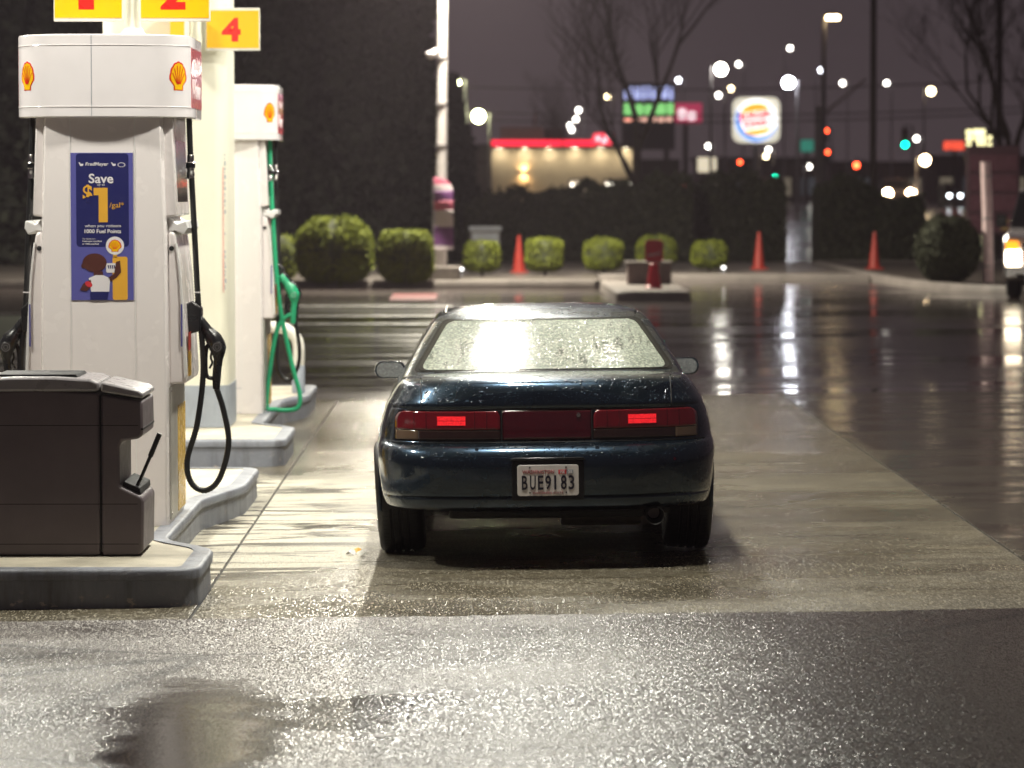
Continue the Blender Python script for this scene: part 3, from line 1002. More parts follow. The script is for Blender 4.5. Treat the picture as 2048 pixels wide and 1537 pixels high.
def dispenser(label, loc, poster=True):
    t = thing('fuel_dispenser', label, 'fuel pump', loc, 0, 'fuel dispensers')
    pl = lambda h: [(-h, .05), (-h + .012, .018), (-.17, 0), (.17, 0), (h - .012, .018), (h, .05), (h, .93), (h - .012, .95), (-h + .012, .95), (-h, .93)]
    b = MB()
    b.loft([[(x, y, z) for x, y in pl(h)] for z, h in ((0, .33), (.75, .33), (1.5, .322), (2.16, .306))])
    b.build('cabinet', M['white'], t, smooth=25, bevel=.004)
    for zz in (.012, .20):
        MB().box(-.165, .165, -.0012, .004, zz, zz + .0035).build('panel_line', M['grey_base'], t, smooth=0)
    for s in (-1, 1):
        MB().box(s * .166 - .002, s * .166 + .002, -.0025, .01, 0.03, 2.11).build('panel_seam', M['white2'], t, smooth=0)
        MB().box(*sorted((s * .3305, s * .340)), .07, .90, .03, .72).build('base_panel', M['steel'], t, smooth=0, bevel=.002)
        MB().box(*sorted((s * .340, s * .3425)), .46, .90, .04, .60).build('painted_reflection', M['amber_sheen'], t, smooth=0)  # amber strip paints in a yellow reflection on the steel panel
        door = MB().prism([(s * x, z) for x, z in [(.325, .735), (.412, .735), (.420, .77), (.408, 1.0), (.388, 1.3), (.365, 1.50), (.355, 1.525), (.325, 1.525)]], .12, .88)
        dob = door.build('side_door', M['white'], t, smooth=25, bevel=.012)
        MB().prism([(s * x, z) for x, z in [(.405, .76), (.4215, .78), (.4105, 1.0), (.3915, 1.3), (.372, 1.47), (.362, 1.47), (.38, 1.3), (.396, 1.0)]], .11, .13).build('door_edge', M['white2'], dob, smooth=25, bevel=.002)
        MB().lathe([(.001, -.004), (.013, -.004), (.013, .01)], 16, (s * .343, .117, 1.44), 'y').build('lock', M['dark'], dob, smooth=40)
        MB().box(*sorted((s * .390, s * .398)), .1075, .1101, .93, 1.15).build('blue_sticker', M['lav'], dob, smooth=0)
        hzs = MB().box(*sorted((s * .4215, s * .4235)), .20, .34, .77, .90).build('warning_sticker', M['yellow'], dob, smooth=0)
        for k in range(3):
            MB().box(*sorted((s * .4236, s * .4242)), .20 + .045 * k, .22 + .045 * k, .77, .90).build('black_bar', M['dark'], hzs, smooth=0)
        MB().box(*sorted((s * .4205, s * .4228)), .20, .34, .905, 1.00).build('orange_sticker', M['cone'], dob, smooth=0)
        for zz in (.06, .70):
            for yy in (.10, .87):
                MB().lathe([(.001, s * .3425), (.006, s * .3425), (.007, s * .340)], 10, (0, yy, zz), 'x').build('screw', M['chrome'], t, smooth=40)
        wg = MB().prism([(s * x, z) for x, z in [(.32, 1.525), (.36, 1.53), (.405, 1.51), (.424, 1.545), (.418, 1.585), (.37, 1.565), (.32, 1.60)]], .15, .86)
        wg.build('shelf', M['white2'], t, smooth=25, bevel=.006)
        up = MB().prism([(s * x, z) for x, z in [(.30, 1.60), (.372, 1.61), (.352, 2.12), (.30, 2.12)]], .09, .90)
        uo = up.build('display_housing', M['white'], t, smooth=25, bevel=.008)
        MB().add([(s * .3705, .2, 1.68), (s * .3705, .8, 1.68), (s * .358, .8, 2.0), (s * .358, .2, 2.0)], [(0, 1, 2, 3) if s > 0 else (3, 2, 1, 0)]).build('screen', M['glass_dark'], uo, smooth=0, solid=.003)
        # filler holster
        MB().prism([(s * x, z) for x, z in [(.40, .98), (.47, 1.00), (.475, 1.12), (.43, 1.16), (.39, 1.14)]], .36, .50).build('nozzle_boot', M['blackp'], t, smooth=30, bevel=.008)
    # crown
    n = 28
    front = [(CR_W * (2 * k / n - 1), crown_y(CR_W * (2 * k / n - 1))) for k in range(n + 1)]
    back = [(x, .95 - y) for x, y in reversed(front)]
    outline = front + back
    cr = MB()
    rings = [[(x * k, y if k == 1 else .475 + (y - .475) * k, z) for x, y in outline] for k, z in ((.985, 2.115), (1, 2.121), (1, 2.535), (.985, 2.541))]
    cr.loft(rings)
    cro = cr.build('crown', M['crown'], t, smooth=30)
    MB().box(-.0013 - .045, .0013 - .045, crown_y(0) - .0012, crown_y(0) + .01, 2.122, 2.535).build('crown_joint', M['grey_base'], cro, smooth=0)
    for z in (2.17, 2.485):
        b = MB()
        pts = [(x * 1.0015, y - .0012, z) for x, y in front]
        b.tube(pts, .0022, 4)
        b.build('crown_bead', M['crown'], cro, smooth=60)
    for s in (-1, 1):
        def place(u, v, d, s=s):
            x, y = crown_at(s * 0.43 + u)
            x2, y2 = crown_at(s * 0.43 + u + .002)
            tx, ty = x2 - x, y2 - y
            l = math.hypot(tx, ty)
            return (x + ty / l * d, y - tx / l * d, 2.262 + v)
        e = emblem(cro, place, .118, .135, .0012)
        rp = MB().box(*sorted((s * .4462, s * .4485)), .16, .80, 2.17, 2.48).build('side_banner', M['red2'], cro, smooth=0)
        fc = '+x' if s > 0 else '-x'
        text_obj('lettering', 'Shell', .09, M['pwhite'], rp, (s * .449, .46, 2.37), fc, .002, width=.42, height=.055)
        text_obj('lettering', 'V-Power', .12, M['pwhite'], rp, (s * .449, .46, 2.22), fc, .003, width=.52, height=.10, shear=.2)
    return t


def black_hose(t, s, y=.42):
    p = bez([(s * x, y, z) for x, z in [(.412, 2.125), (.418, 1.93), (.438, 1.50), (.455, 1.15), (.474, .95), (.478, .75), (.445, .50), (.392, .31), (.415, .19), (.49, .152), (.565, .22), (.612, .40), (.588, .57), (.548, .70)]], 12)
    h = corrugated(p, .0155, 'hose', M['black'], t)
    coupling(h, s * .4185, y, 1.80, M['chrome'])
    nozzle(h, s, y, M['blackp'], M['black'])
    for z, x in ((1.20, .452), (1.02, .468)):
        MB().lathe([(.0178, 0), (.0178, .006)], 12, (s * x, y, z)).build('cable_tie', M['pwhite'], h, smooth=40)
    return h


P1 = (-1.945, 17.64, ISZ1 - .004)
P2 = (-2.010, 26.36, ISZ2 - .004)
d1 = dispenser('white fuel dispenser with blue fuel saving poster, standing behind the grey waste bin', P1)
black_hose(d1, 1)
black_hose(d1, -1)
d2 = dispenser('white fuel dispenser with green hose behind the cream column', P2)
black_hose(d2, -1)
q = [(.40, 2.125), (.40, 1.93), (.415, 1.5), (.425, 1.1), (.42, .8), (.40, .5), (.42, .30), (.50, .23), (.57, .34), (.58, .5), (.55, .70)]
hb = corrugated(bez([(x, .62, z) for x, z in q], 12), .0155, 'hose', M['black'], d2)
nozzle(hb, 1, .62, M['blackp'], M['black'])
coupling(hb, .401, .62, 1.80, M['chrome'])
q = [(.375, 2.125), (.375, 1.93), (.395, 1.5), (.42, 1.1), (.46, .75), (.545, .35), (.60, .14), (.585, .035), (.50, .012), (.41, .018), (.345, .03), (.345, .14), (.385, .45), (.44, .68), (.53, .76), (.548, .70)]
hg = MB().tube(bez([(x, .30, z) for x, z in q], 10), .018, 10).build('hose', M['green'], d2, smooth=70)
hg['label'] = 'green fuel hose'
nozzle(hg, 1, .30, M['green'], M['green'])
coupling(hg, .376, .30, 1.80, M['chrome'])

# poster on the near end of the first pump (flat print, thin layered sheets)
S1 = pxm(17.64)
PX = lambda x: at(x, 450, 17.62).x - P1[0]
PZ = lambda y: at(200, y, 17.62).z - P1[2]
pw = MB().box(PX(141), PX(266), -.0040, -.0008, PZ(601), PZ(306)).build('poster', M['lav'], d1, smooth=0)
pw['label'] = 'blue poster with yellow price lettering'


def pflat(poly, k, name, mat, par=None):
    return MB().prism(poly, -.0040 - .0006 * k, -.0040 - .0006 * (k - 1) + .0001).build(name, mat, par or pw, smooth=0)


def prr(x0, x1, y0, y1, r):
    return rrect(PX(x0), PX(x1), PZ(y1), PZ(y0), r)


pflat(prr(152, 257, 307, 494, .018), 1, 'navy_field', M['navy'])
tx = lambda s, x, y, w, h, mat, name='lettering', wt=0.0, sh=0.0: text_obj(name, s, .05, mat, pw, (PX(x), -.0054, PZ(y)), '-y', wt, width=w / S1, height=h / S1, shear=sh, depth=.0005)
tx('FredMeyer', 194, 334, 46, 9, M['pwhite'], wt=.0010, sh=.15)
tx('Save', 202, 367, 49, 19, M['pwhite'], wt=.0009)
tx('up to', 202, 373, 15, 4.5, M['pwhite'])
tx('$', 175, 406, 19, 36, M['pyel'], wt=.0016)
pflat([(PX(x), PZ(y)) for x, y in ((187, 376), (215, 376), (215, 445), (197, 445), (197, 391), (187, 391))], 2, 'numeral', M['pyel'])
tx('/gal*', 233, 419, 29, 14, M['pyel'])
tx('when you redeem', 205, 457, 72, 8, M['pwhite'])
tx('1000 Fuel Points', 205, 467, 73, 8, M['pwhite'], wt=.0010)
tx('For details visit', 177, 479.5, 25, 3, M['pwhite'])
tx('fredmeyer.com/fuel', 183, 485, 38, 3.4, M['pwhite'], wt=.0014)
tx('or 1000.com/fuel', 180, 490, 33, 3.2, M['pwhite'], wt=.001)
for x0 in (157, 222):        # little cart marks before the shop names
    pflat([(PX(x0), PZ(325)), (PX(x0 + 3), PZ(325.5)), (PX(x0 + 4), PZ(328)), (PX(x0 + 10), PZ(328)), (PX(x0 + 9), PZ(332)), (PX(x0 + 4), PZ(332.5))], 2, 'cart_mark', M['pwhite'])
pflat(ellipse(PX(243), PZ(330), .020, .012, 20), 2, 'oval_mark', M['pwhite'])
pflat(ellipse(PX(243), PZ(330), .016, .009, 20), 3, 'oval_centre', M['navy'])
# picture at the foot: a pump globe, pump body and a simple figure
pflat(prr(224, 254, 514, 600.5, .010), 2, 'pump_picture', M['pyel'])
pflat([(PX(225), PZ(505)), (PX(233), PZ(505)), (PX(233), PZ(516)), (PX(225), PZ(516))], 2, 'pump_neck', M['pyel'])
pflat(ellipse(PX(229), PZ(492), .047, .047, 28), 3, 'pump_globe', M['pwhite'])
emblem(pw, lambda u, v, d: (PX(229) + u, -.0058 - d, PZ(503) + v), .062, .056, .0004)
pflat(prr(211, 231, 527, 546, .008), 3, 'price_card', M['pwhite'])
for k in range(4):
    pflat([(PX(214 + 4 * k), PZ(531)), (PX(216.5 + 4 * k), PZ(531)), (PX(217.5 + 4 * k), PZ(538)), (PX(215.5 + 4 * k), PZ(538))], 4, 'price_mark', M['navy'])
pflat(ellipse(PX(188), PZ(526), .062, .048, 28), 4, 'figure_head', M['pskin'])
pflat(ellipse(PX(165.5), PZ(532), .011, .014, 14), 3, 'figure_ear', M['pskin'])
pflat([(PX(x), PZ(y)) for x, y in ((186, 543), (204, 543), (206, 556), (186, 556))], 3, 'figure_neck', M['pskin'])
pflat([(PX(x), PZ(y)) for x, y in ((176, 557), (190, 551), (205, 551), (219, 557), (217, 584), (181, 584))], 4, 'figure_shirt', M['pwhite'])
pflat([(PX(x), PZ(y)) for x, y in ((215, 556), (227, 548), (231, 524), (239, 522), (241, 545), (232, 556), (220, 564))], 4, 'figure_arm', M['pskin'])
pflat([(PX(x), PZ(y)) for x, y in ((165, 568), (180, 560), (182, 572), (172, 583), (158, 581))], 5, 'figure_hand', M['pskin'])
pflat(ellipse(PX(176), PZ(569), .020, .014, 14, -.5), 6, 'red_nozzle', M['pred'])
pflat([(PX(x), PZ(y)) for x, y in ((179, 584), (216, 584), (213, 600.5), (179, 600.5))], 4, 'figure_trousers', M['navy'])


# ------------------------------------------------------------------ pump number signs
def number_sign(label, loc, post_x, panels, zb, zt, post_z0, ztop, foot=.105):
    t = thing('pump_number_sign', label, 'number sign', loc, 0, 'pump number signs')
    b = MB().lathe([(foot, post_z0), (max(.036, foot - .03), post_z0 + .012), (.045, post_z0 + .06), (.036, post_z0 + .12), (.036, ztop)], 18, (post_x, 0, 0))
    b.build('post', M['cream'], t, smooth=50)
    for num, x0, x1 in panels:
        pnl = MB().box(x0, x1, -.075, -.040, zb, zt).build('sign_panel', M['hoop'], t, smooth=0, bevel=.004)
        MB().box(x0 + .006, x1 - .006, -.0785, -.0751, zb + .018, zt - .018).build('sign_face', M['yellow'], pnl, smooth=0)
        h = (zt - zb) * .56
        text_obj('numeral', num, .2, M['red'], pnl, ((x0 + x1) / 2 - .01, -.0793, zb + (zt - zb) * .21), '-y', .010, width=h * (.50 if num == '1' else .80), height=h)
    return t


number_sign('yellow signs numbered 1 and 2 on a post above the pump with the blue poster', (P1[0], 18.2, P1[2]), .105,
            [('1', -.305, .060), ('2', .150, .520)], 2.632, 2.925, 2.542, 3.05)
sg34 = number_sign('yellow signs numbered 3 and 4 on a post against the cream column', (0, 24.79, ISZ2), at(392, 50, 24.8).x,
            [('4', at(412, 50, 24.75).x, at(520, 50, 24.75).x)], at(450, 102, 24.75).z - ISZ2, at(450, 17, 24.75).z - ISZ2, 2.75, 3.6, .036)
s3x0, s3x1 = at(349, 50, 24.75).x, at(377, 50, 24.75).x
s3b, s3t = at(450, 102, 24.75).z - ISZ2, at(450, 17, 24.75).z - ISZ2
s3 = MB().prism([(s3x0, s3b), (s3x1, s3b), (s3x1, s3t), (s3x0, s3t)], -.40, -.03).build('sign_panel', M['yellow'], sg34, smooth=0, bevel=.004)
MB().box(s3x1 + .0005, s3x1 + .010, -.395, -.03, s3b, s3t).build('sign_edge', M['hoop'], s3, smooth=0)
text_obj('numeral', '3', .2, M['red'], s3, (s3x0 - .001, -.215, s3b + .07), '-x', .008, width=.15, height=.19)

# ------------------------------------------------------------------ waste bin with windscreen squeegee
B0 = Vector((-2.12, 16.20, ISZ1 + .002))
bn = thing('waste_bin', 'dark grey plastic forecourt waste bin with window washing buckets at the ends', 'waste bin', B0)
BO = .15                       # the middle section is this much wider to each side
MB().prism([(-.160 - BO, 0), (.160 + BO, 0), (.160 + BO, .772), (.12, .787), (0, .791), (-.12, .787), (-.160 - BO, .772)], 0, .55).build('centre_body', M['bin'], bn, smooth=30, bevel=.012)
MB().prism([(-.160 - BO, .782), (.160 + BO, .782), (.164 + BO, .822), (.12 + BO, .840), (.10, .850), (-.10, .850), (-.12 - BO, .840), (-.164 - BO, .822)], -.012, .562).build('lid', M['bin_lit'], bn, smooth=30, bevel=.012)
MB().prism([(-.20, .847), (.20, .847), (.19, .858), (-.19, .858)], .08, .46).build('lid_opening', M['dark'], bn, smooth=0)
for s in (-1, 1):
    mo = MB().prism([(s * (x + BO), z) for x, z in [(.170, 0), (.345, 0), (.366, .025), (.370, .262), (.352, .282), (.262, .325), (.256, .34), (.256, .52), (.268, .545), (.350, .556), (.366, .575), (.368, .605), (.366, .735), (.170, .768)]], 0, .55)
    mo.build('end_body', M['bin'], bn, smooth=30, bevel=.012)
    MB().prism([(s * (x + BO), z) for x, z in [(.170, .780), (.366, .748), (.374, .765), (.350, .786), (.180, .826), (.170, .822)]], -.012, .562).build('end_lid', M['bin_lit'], bn, smooth=30, bevel=.010)
    MB().prism([(s * (x + BO), z) for x, z in [(.262, .33), (.352, .288), (.350, .318), (.272, .352)]], .03, .52).build('wash_bucket', M['dark'], bn, smooth=30, bevel=.004)
    MB().box(*sorted((s * (.358 + BO), s * (.3695 + BO))), .0, .55, .598, .606).build('groove_shade', M['dark'], bn, smooth=0)
for z in (.618, .243, .052):  # dark raised strips paint in the shade of the creases
    MB().box(-.1602 - BO, .1602 + BO, -.0006, .01, z, z + .0035).build('groove_shade', M['dark'], bn, smooth=0)
    for s in (-1, 1):
        MB().box(*sorted((s * (.171 + BO), s * (BO + (.345 if z != .243 else .34)))), -.0006, .01, z, z + .0035).build('groove_shade', M['dark'], bn, smooth=0)
MB().box(-.172 - BO, .172 + BO, .012, .54, .02, .76).build('inner_liner', M['dark'], bn, smooth=0)
sq = thing('squeegee', 'black windscreen squeegee leaning out of the waste bin', 'squeegee', B0 + Vector((.345 + BO, .09, .335)))
MB().tube([(-.02, 0, -.02), (.0, 0, .02), (.048, 0, .130)], .0085, 10).build('handle', M['blackp'], sq, smooth=60)
corrugated([(.048, 0, .130), (.094, 0, .240)], .0125, 'grip', M['black'], sq, 10, .10, .006)

# ------------------------------------------------------------------ hoop guard on the far island end
hp = thing('hoop_guard', 'white steel hoop guard with grey feet beyond the pump with the green hose', 'bollard', (-1.92, 29.1, ISZ2))
MB().tube(bez([(-.37, 0, .22), (-.37, 0, .42), (-.30, 0, .52), (-.18, 0, .56), (.18, 0, .56), (.30, 0, .52), (.37, 0, .42), (.37, 0, .22)], 6), .05, 14).build('hoop', M['hoop'], hp, smooth=60)
for s in (-1, 1):
    MB().lathe([(.055, 0), (.055, .23), (.051, .235)], 14, (s * .37, 0, 0)).build('foot', M['grey_base'], hp, smooth=40)

# ------------------------------------------------------------------ the parked car
def pchip(xs, ys):
    xs, ys = np.array(xs, float), np.array(ys, float)
    h = np.diff(xs)
    d = np.diff(ys) / h
    m = np.zeros(len(xs))
    m[0], m[-1] = d[0], d[-1]
    for i in range(1, len(xs) - 1):
        if d[i - 1] * d[i] > 0:
            m[i] = 2 * d[i - 1] * d[i] / (d[i - 1] + d[i])

    def f(t):
        t = min(max(t, xs[0]), xs[-1])
        i = min(len(xs) - 2, max(0, int(np.searchsorted(xs, t)) - 1))
        u = (t - xs[i]) / h[i]
        return float((1 + 2 * u) * (1 - u) ** 2 * ys[i] + u * (1 - u) ** 2 * h[i] * m[i] + u * u * (3 - 2 * u) * ys[i + 1] + u * u * (u - 1) * h[i] * m[i + 1])
    return f


class Shell:
    """stack of plan outlines: rows of (z, half width, rear y, front y, rear corner length, exponent, drop of the nose, drop of the middle)"""

    def __init__(s, rows):
        s.n = len(rows)
        k = range(s.n)
        s.fz, s.fw, s.fr, s.ff, s.fl, s.fn, s.fd, s.fm = [pchip(k, [r[i] for r in rows]) for i in range(8)]

    def lower(s, t, y):
        return s.fd(t) * sstep(2.7, 4.6, y) + s.fm(t) * sstep(0.65, 1.5, y)

    def rear(s, x, t):
        W, L, n = s.fw(t), s.fl(t), s.fn(t)
        a = min(1.0, abs(x) / W)
        y = s.fr(t) + L * (1 - (1 - a ** n) ** (1 / n))
        return Vector((x, y, s.fz(t) - s.lower(t, y)))

    def pt(s, t, u):
        """u 0..1 rear corner, 1..2 side, 2..3 nose (one half, x >= 0)"""
        W, L, n = s.fw(t), s.fl(t), s.fn(t)
        k = 0.5 ** (1 / n)
        y0, y1 = s.fr(t), s.ff(t)
        Lf = L * 1.15
        if u <= 1:
            if u <= .5:
                a = k * 2 * u
                b = 1 - (1 - a ** n) ** (1 / n)
            else:
                b = (1 - k) + k * (u - .5) * 2
                a = (1 - (1 - b) ** n) ** (1 / n)
            x, y = W * a, y0 + L * b
        elif u <= 2:
            x, y = W, y0 + L + (y1 - Lf - y0 - L) * (u - 1)
        else:
            w = 3 - u
            if w <= .5:
                a = k * 2 * w
                b = 1 - (1 - a ** n) ** (1 / n)
            else:
                b = (1 - k) + k * (w - .5) * 2
                a = (1 - (1 - b) ** n) ** (1 / n)
            x, y = W * a, y1 - Lf * b
        return Vector((x, y, s.fz(t) - s.lower(t, y)))

    def t_of_z(s, z, t0, t1):
        for _ in range(40):
            tm = (t0 + t1) / 2
            if s.fz(tm) < z:
                t0 = tm
            else:
                t1 = tm
        return (t0 + t1) / 2

    def normal(s, x, t):
        e = .004
        a = s.rear(x + e, t) - s.rear(x - e, t)
        b = s.rear(x, min(s.n - 1, t + .03)) - s.rear(x, max(0, t - .03))
        return a.cross(b).normalized()

    def on_rear(s, x, z, t0, t1, off):
        t = s.t_of_z(z, t0, t1)
        return s.rear(x, t) + s.normal(x, t) * off

    def full_mesh(s, ts, us, holes=()):
        m = MB()
        nu = len(us)
        full = [(1, u) for u in us] + [(-1, u) for u in reversed(us[1:-1])]
        N = len(full)
        vs = []
        for t in ts:
            for sg, u in full:
                p = s.pt(t, u)
                vs.append(Vector((p.x * sg, p.y, p.z)))
        dist = [[9.0] * len(vs) for _ in holes]
        for hi, (hy, hz, R) in enumerate(holes):
            for i, v in enumerate(vs):
                if abs(v.x) > .62 and v.z < .75:
                    d = math.hypot(v.y - hy, v.z - hz)
                    if abs(d - R) < .019 and d > 1e-4:
                        v.y = hy + (v.y - hy) * R / d
                        v.z = hz + (v.z - hz) * R / d
                        d = R
                    dist[hi][i] = d / R
        fs = []
        for j in range(len(ts) - 1):
            for i in range(N):
                f = (j * N + i, j * N + (i + 1) % N, (j + 1) * N + (i + 1) % N, (j + 1) * N + i)
                if any(all(dd[q] < 1.0005 for q in f) for dd in dist):
                    continue
                fs.append(f)
        m.add(vs, fs)
        return m


#        z     W     rear  front  L    n    nose  mid
rows = [(.275, .70, .20, 4.30, .50, 3.4, .03, .12),
        (.300, .800, .075, 4.44, .52, 3.4, .03, .13),
        (.318, .822, .040, 4.47, .54, 3.4, .02, .12),
        (.358, .836, .020, 4.49, .56, 3.4, .0, .09),
        (.368, .838, .026, 4.49, .56, 3.4, .0, .085),
        (.378, .840, .014, 4.50, .56, 3.4, .0, .08),
        (.450, .850, .004, 4.52, .57, 3.4, .0, .04),
        (.520, .857, .000, 4.52, .58, 3.4, .01, .02),
        (.552, .860, .004, 4.51, .58, 3.4, .01, .01),
        (.580, .861, .014, 4.49, .58, 3.4, .01, .0),
        (.604, .860, .031, 4.47, .57, 3.4, .01, .0),
        (.622, .858, .056, 4.45, .56, 3.4, .02, .0),
        (.634, .855, .092, 4.44, .54, 3.4, .02, .0),
        (.646, .850, .101, 4.43, .53, 3.4, .02, .0),
        (.720, .838, .104, 4.40, .53, 3.4, .05, .0),
        (.795, .818, .108, 4.36, .52, 3.4, .09, .0),
        (.806, .814, .101, 4.35, .51, 3.2, .10, .0),
        (.822, .806, .096, 4.33, .50, 3.2, .11, .0),
        (.870, .778, .106, 4.25, .47, 2.9, .14, .0),
        (.915, .748, .126, 4.15, .44, 2.8, .16, .0),
        (.938, .722, .150, 4.05, .42, 2.8, .17, .0),
        (.950, .695, .190, 3.98, .40, 2.8, .17, .0),
        (.958, .640, .270, 3.90, .36, 2.8, .16, .0),
        (.966, .420, .480, 3.70, .26, 2.8, .14, .0),
        (.968, .060, .800, 3.40, .05, 2.8, .10, .0)]
BODY = Shell(rows)
grows = [(.935, .728, .500, 3.42, .34, 4.2, .0, .0),
         (.962, .716, .585, 3.22, .34, 4.4, .0, .0),
         (1.010, .690, .720, 3.05, .33, 4.6, .0, .0),
         (1.090, .646, .945, 2.80, .32, 4.6, .0, .0),
         (1.160, .600, 1.150, 2.58, .31, 4.4, .0, .0),
         (1.199, .574, 1.265, 2.46, .30, 4.2, .0, .0),
         (1.222, .548, 1.350, 2.38, .28, 4.0, .0, .0),
         (1.246, .478, 1.500, 2.28, .26, 3.4, .0, .0),
         (1.264, .300, 1.720, 2.16, .18, 3.4, .0, .0),
         (1.270, .030, 1.920, 1.98, .02, 2.6, .0, .0)]
HOUSE = Shell(grows)

CX, CY = 0.343, 16.90
car = thing('parked_car', 'dark navy low two-door saloon with beaded rain and misted rear window', 'car', (CX, CY, gz(CX, CY) + .0135))
car.rotation_euler = (0, -0.013, 0.0)
AX = (1.02, 3.62)
WR, WZ = .300, .300
us = [i / 60 for i in range(61)] + [1 + i / 130 for i in range(1, 131)] + [2 + i / 30 for i in range(1, 31)]
ts = []
for i in range(len(rows) - 1):
    k = 5 if rows[i + 1][0] - rows[i][0] > .05 else 3
    ts += [i + j / k for j in range(k)]
ts.append(len(rows) - 1)
BODY.full_mesh(ts, us, [(a, .315, .335) for a in AX]).build('body', M['paint'], car, smooth=50)
us2 = [i / 40 for i in range(41)] + [1 + i / 30 for i in range(1, 31)] + [2 + i / 30 for i in range(1, 31)]
ts2 = [i / 4 for i in range(4 * (len(grows) - 1) + 1)]
HOUSE.full_mesh(ts2, us2).build('roof', M['paint'], car, smooth=60)


def rear_patch(sh, xl, xr, z0, z1, t0, t1, off, nx=24, nz=8):
    def fn(u, v):
        z = z0 + (z1 - z0) * v
        x = xl(z) + (xr(z) - xl(z)) * u
        return sh.on_rear(x, z, t0, t1, off)
    return MB().grid(fn, nx, nz)


def corner(z, z0, z1, x, r0, r1):
    """pull an edge in at its lower and upper ends to round the corners"""
    if z < z0 + r0:
        d = (z0 + r0 - z)
        return x - (r0 - math.sqrt(max(0, r0 * r0 - d * d)))
    if z > z1 - r1:
        d = (z - z1 + r1)
        return x - (r1 - math.sqrt(max(0, r1 * r1 - d * d)))
    return x


# rear window, its black border and seal
def win_half(z, grow=0.0):
    f = (z - .966) / (1.204 - .966)
    return .656 + (.506 - .656) * f + grow


def win_patch(z0, z1, grow, off, r):
    fx = lambda z: corner(z, z0, z1, win_half(z, grow), r, r)
    return rear_patch(HOUSE, lambda z: -fx(z), fx, z0, z1, 0.0, 6.5, off, 48, 22)


win_patch(.9635, 1.2085, .020, .0015, .022).build('window_seal', M['trim'], car, smooth=60)
fr = win_patch(.968, 1.203, .004, .0035, .026).build('rear_window', M['glass_dark'], car, smooth=60)
fg = win_patch(.9705, 1.197, -.016, .0050, .030).build('misted_pane', M['fog'], fr, smooth=60)
# windscreen and side windows (seen from the side only)
for sg in (-1, 1):
    def side_fn(u0, u1, z0, z1, off, sg=sg):
        def fn(u, v):
            z = z0 + (z1 - z0) * v
            t = HOUSE.t_of_z(z, 0, 6.5)
            uu = u0 + (u1 - u0) * u + .06 * v * (1 - 2 * u)
            p = HOUSE.pt(t, uu)
            n = Vector((1, 0, .45)).normalized() * off
            p = p + n
            return (p.x * sg, p.y, p.z)
        return fn
    for u0, u1 in ((1.02, 1.36), (1.40, 1.98)):
        MB().grid(side_fn(u0, u1, .975, 1.185, .004), 16, 8).build('side_window', M['glass_dark'], car, smooth=60)


def front_fn(u, v):
    z = .985 + (1.195 - .985) * v
    t = HOUSE.t_of_z(z, 0, 6.5)
    uu = 2.32 + .68 * (1 - abs(2 * u - 1))
    p = HOUSE.pt(t, uu)
    return (p.x * (1 if u > .5 else -1), p.y + .003, p.z + .003)


MB().grid(front_fn, 40, 10).build('windscreen', M['glass_dark'], car, smooth=60)
# roof drip mouldings
for sg in (-1, 1):
    pts = []
    for k in range(24):
        y = 1.44 + .86 * k / 23
        best = None
        for j in range(60):
            t = 5.4 + 2.6 * j / 59
            if abs(HOUSE.fw(t) - .512) < .01 or best is None or abs(HOUSE.fw(t) - .512) < abs(HOUSE.fw(best) - .512):
                best = t if best is None or abs(HOUSE.fw(t) - .512) < abs(HOUSE.fw(best) - .512) else best
        pts.append((sg * .512, y + .04, HOUSE.fz(best) + .001))
    MB().tube(pts, .005, 6).build('roof_moulding', M['trim'], car, smooth=60)

# tail lights
T0, T1 = 12.6, 15.4
for sg in (-1, 1):
    inn = lambda z: .228 + (.012 if z > .77 else 0)
    out_u = lambda z: corner(z, .648, .793, .762, .004, .050)
    order = (lambda a, b: (a, b)) if sg > 0 else (lambda a, b: ((lambda z: -b(z)), (lambda z: -a(z))))
    a, b = order(inn, out_u)
    base = rear_patch(BODY, a, b, .6455, .7955, T0, T1, .004, 40, 14).build('tail_light', M['trim'], car, smooth=60)
    a, b = order(lambda z: .233 + max(0, (z - .765)) * .5, lambda z: out_u(z) - .008)
    rear_patch(BODY, a, b, .700, .792, T0, T1, .010, 40, 10).build('red_lens', M['lens_red'], base, smooth=60, solid=.006)
    a, b = order(lambda z: .233, lambda z: .640)
    rear_patch(BODY, a, b, .650, .698, T0, T1, .009, 40, 6).build('smoked_lens', M['lens_smoke'], base, smooth=60, solid=.006)
    a, b = order(lambda z: .643, lambda z: out_u(z) - .008)
    rear_patch(BODY, a, b, .650, .698, T0, T1, .009, 12, 6).build('corner_lens', S('corner_lens', (.13, .085, .055), .1, coat=1.0), base, smooth=60, solid=.006)
    for xr_ in (.30, .36, .60, .66):
        MB().tube([BODY.on_rear(sg * xr_, z, T0, T1, .0105) for z in np.linspace(.702, .790, 7)], .0012, 4).build('lens_rib', M['lens_mid'], base, smooth=60)
    for k in range(2):
        a, b = order(lambda z: .405, lambda z: .545)
        rear_patch(BODY, a, b, .722 + .0235 * k, .7435 + .0235 * k, T0, T1, .0125, 10, 2).build('reflector', M['lit_red'], base, smooth=60)
mid = rear_patch(BODY, lambda z: -.222, lambda z: .222, .6455, .7955, T0, T1, .006, 30, 10).build('centre_panel', M['lens_mid'], car, smooth=60, solid=.004)
p = BODY.on_rear(.158, .768, T0, T1, .008)
MB().lathe([(.001, -.004), (.010, -.004), (.012, 0), (.012, .01)], 16, p, 'y').build('key_lock', M['chrome'], mid, smooth=40)
for sg in (-1, 1):
    b = MB()
    pts = [BODY.on_rear(sg * .2245, z, T0, T1, .006) for z in np.linspace(.647, .794, 8)]
    b.tube(pts, .0028, 6)
    b.build('panel_gap', M['dark'], car, smooth=60)

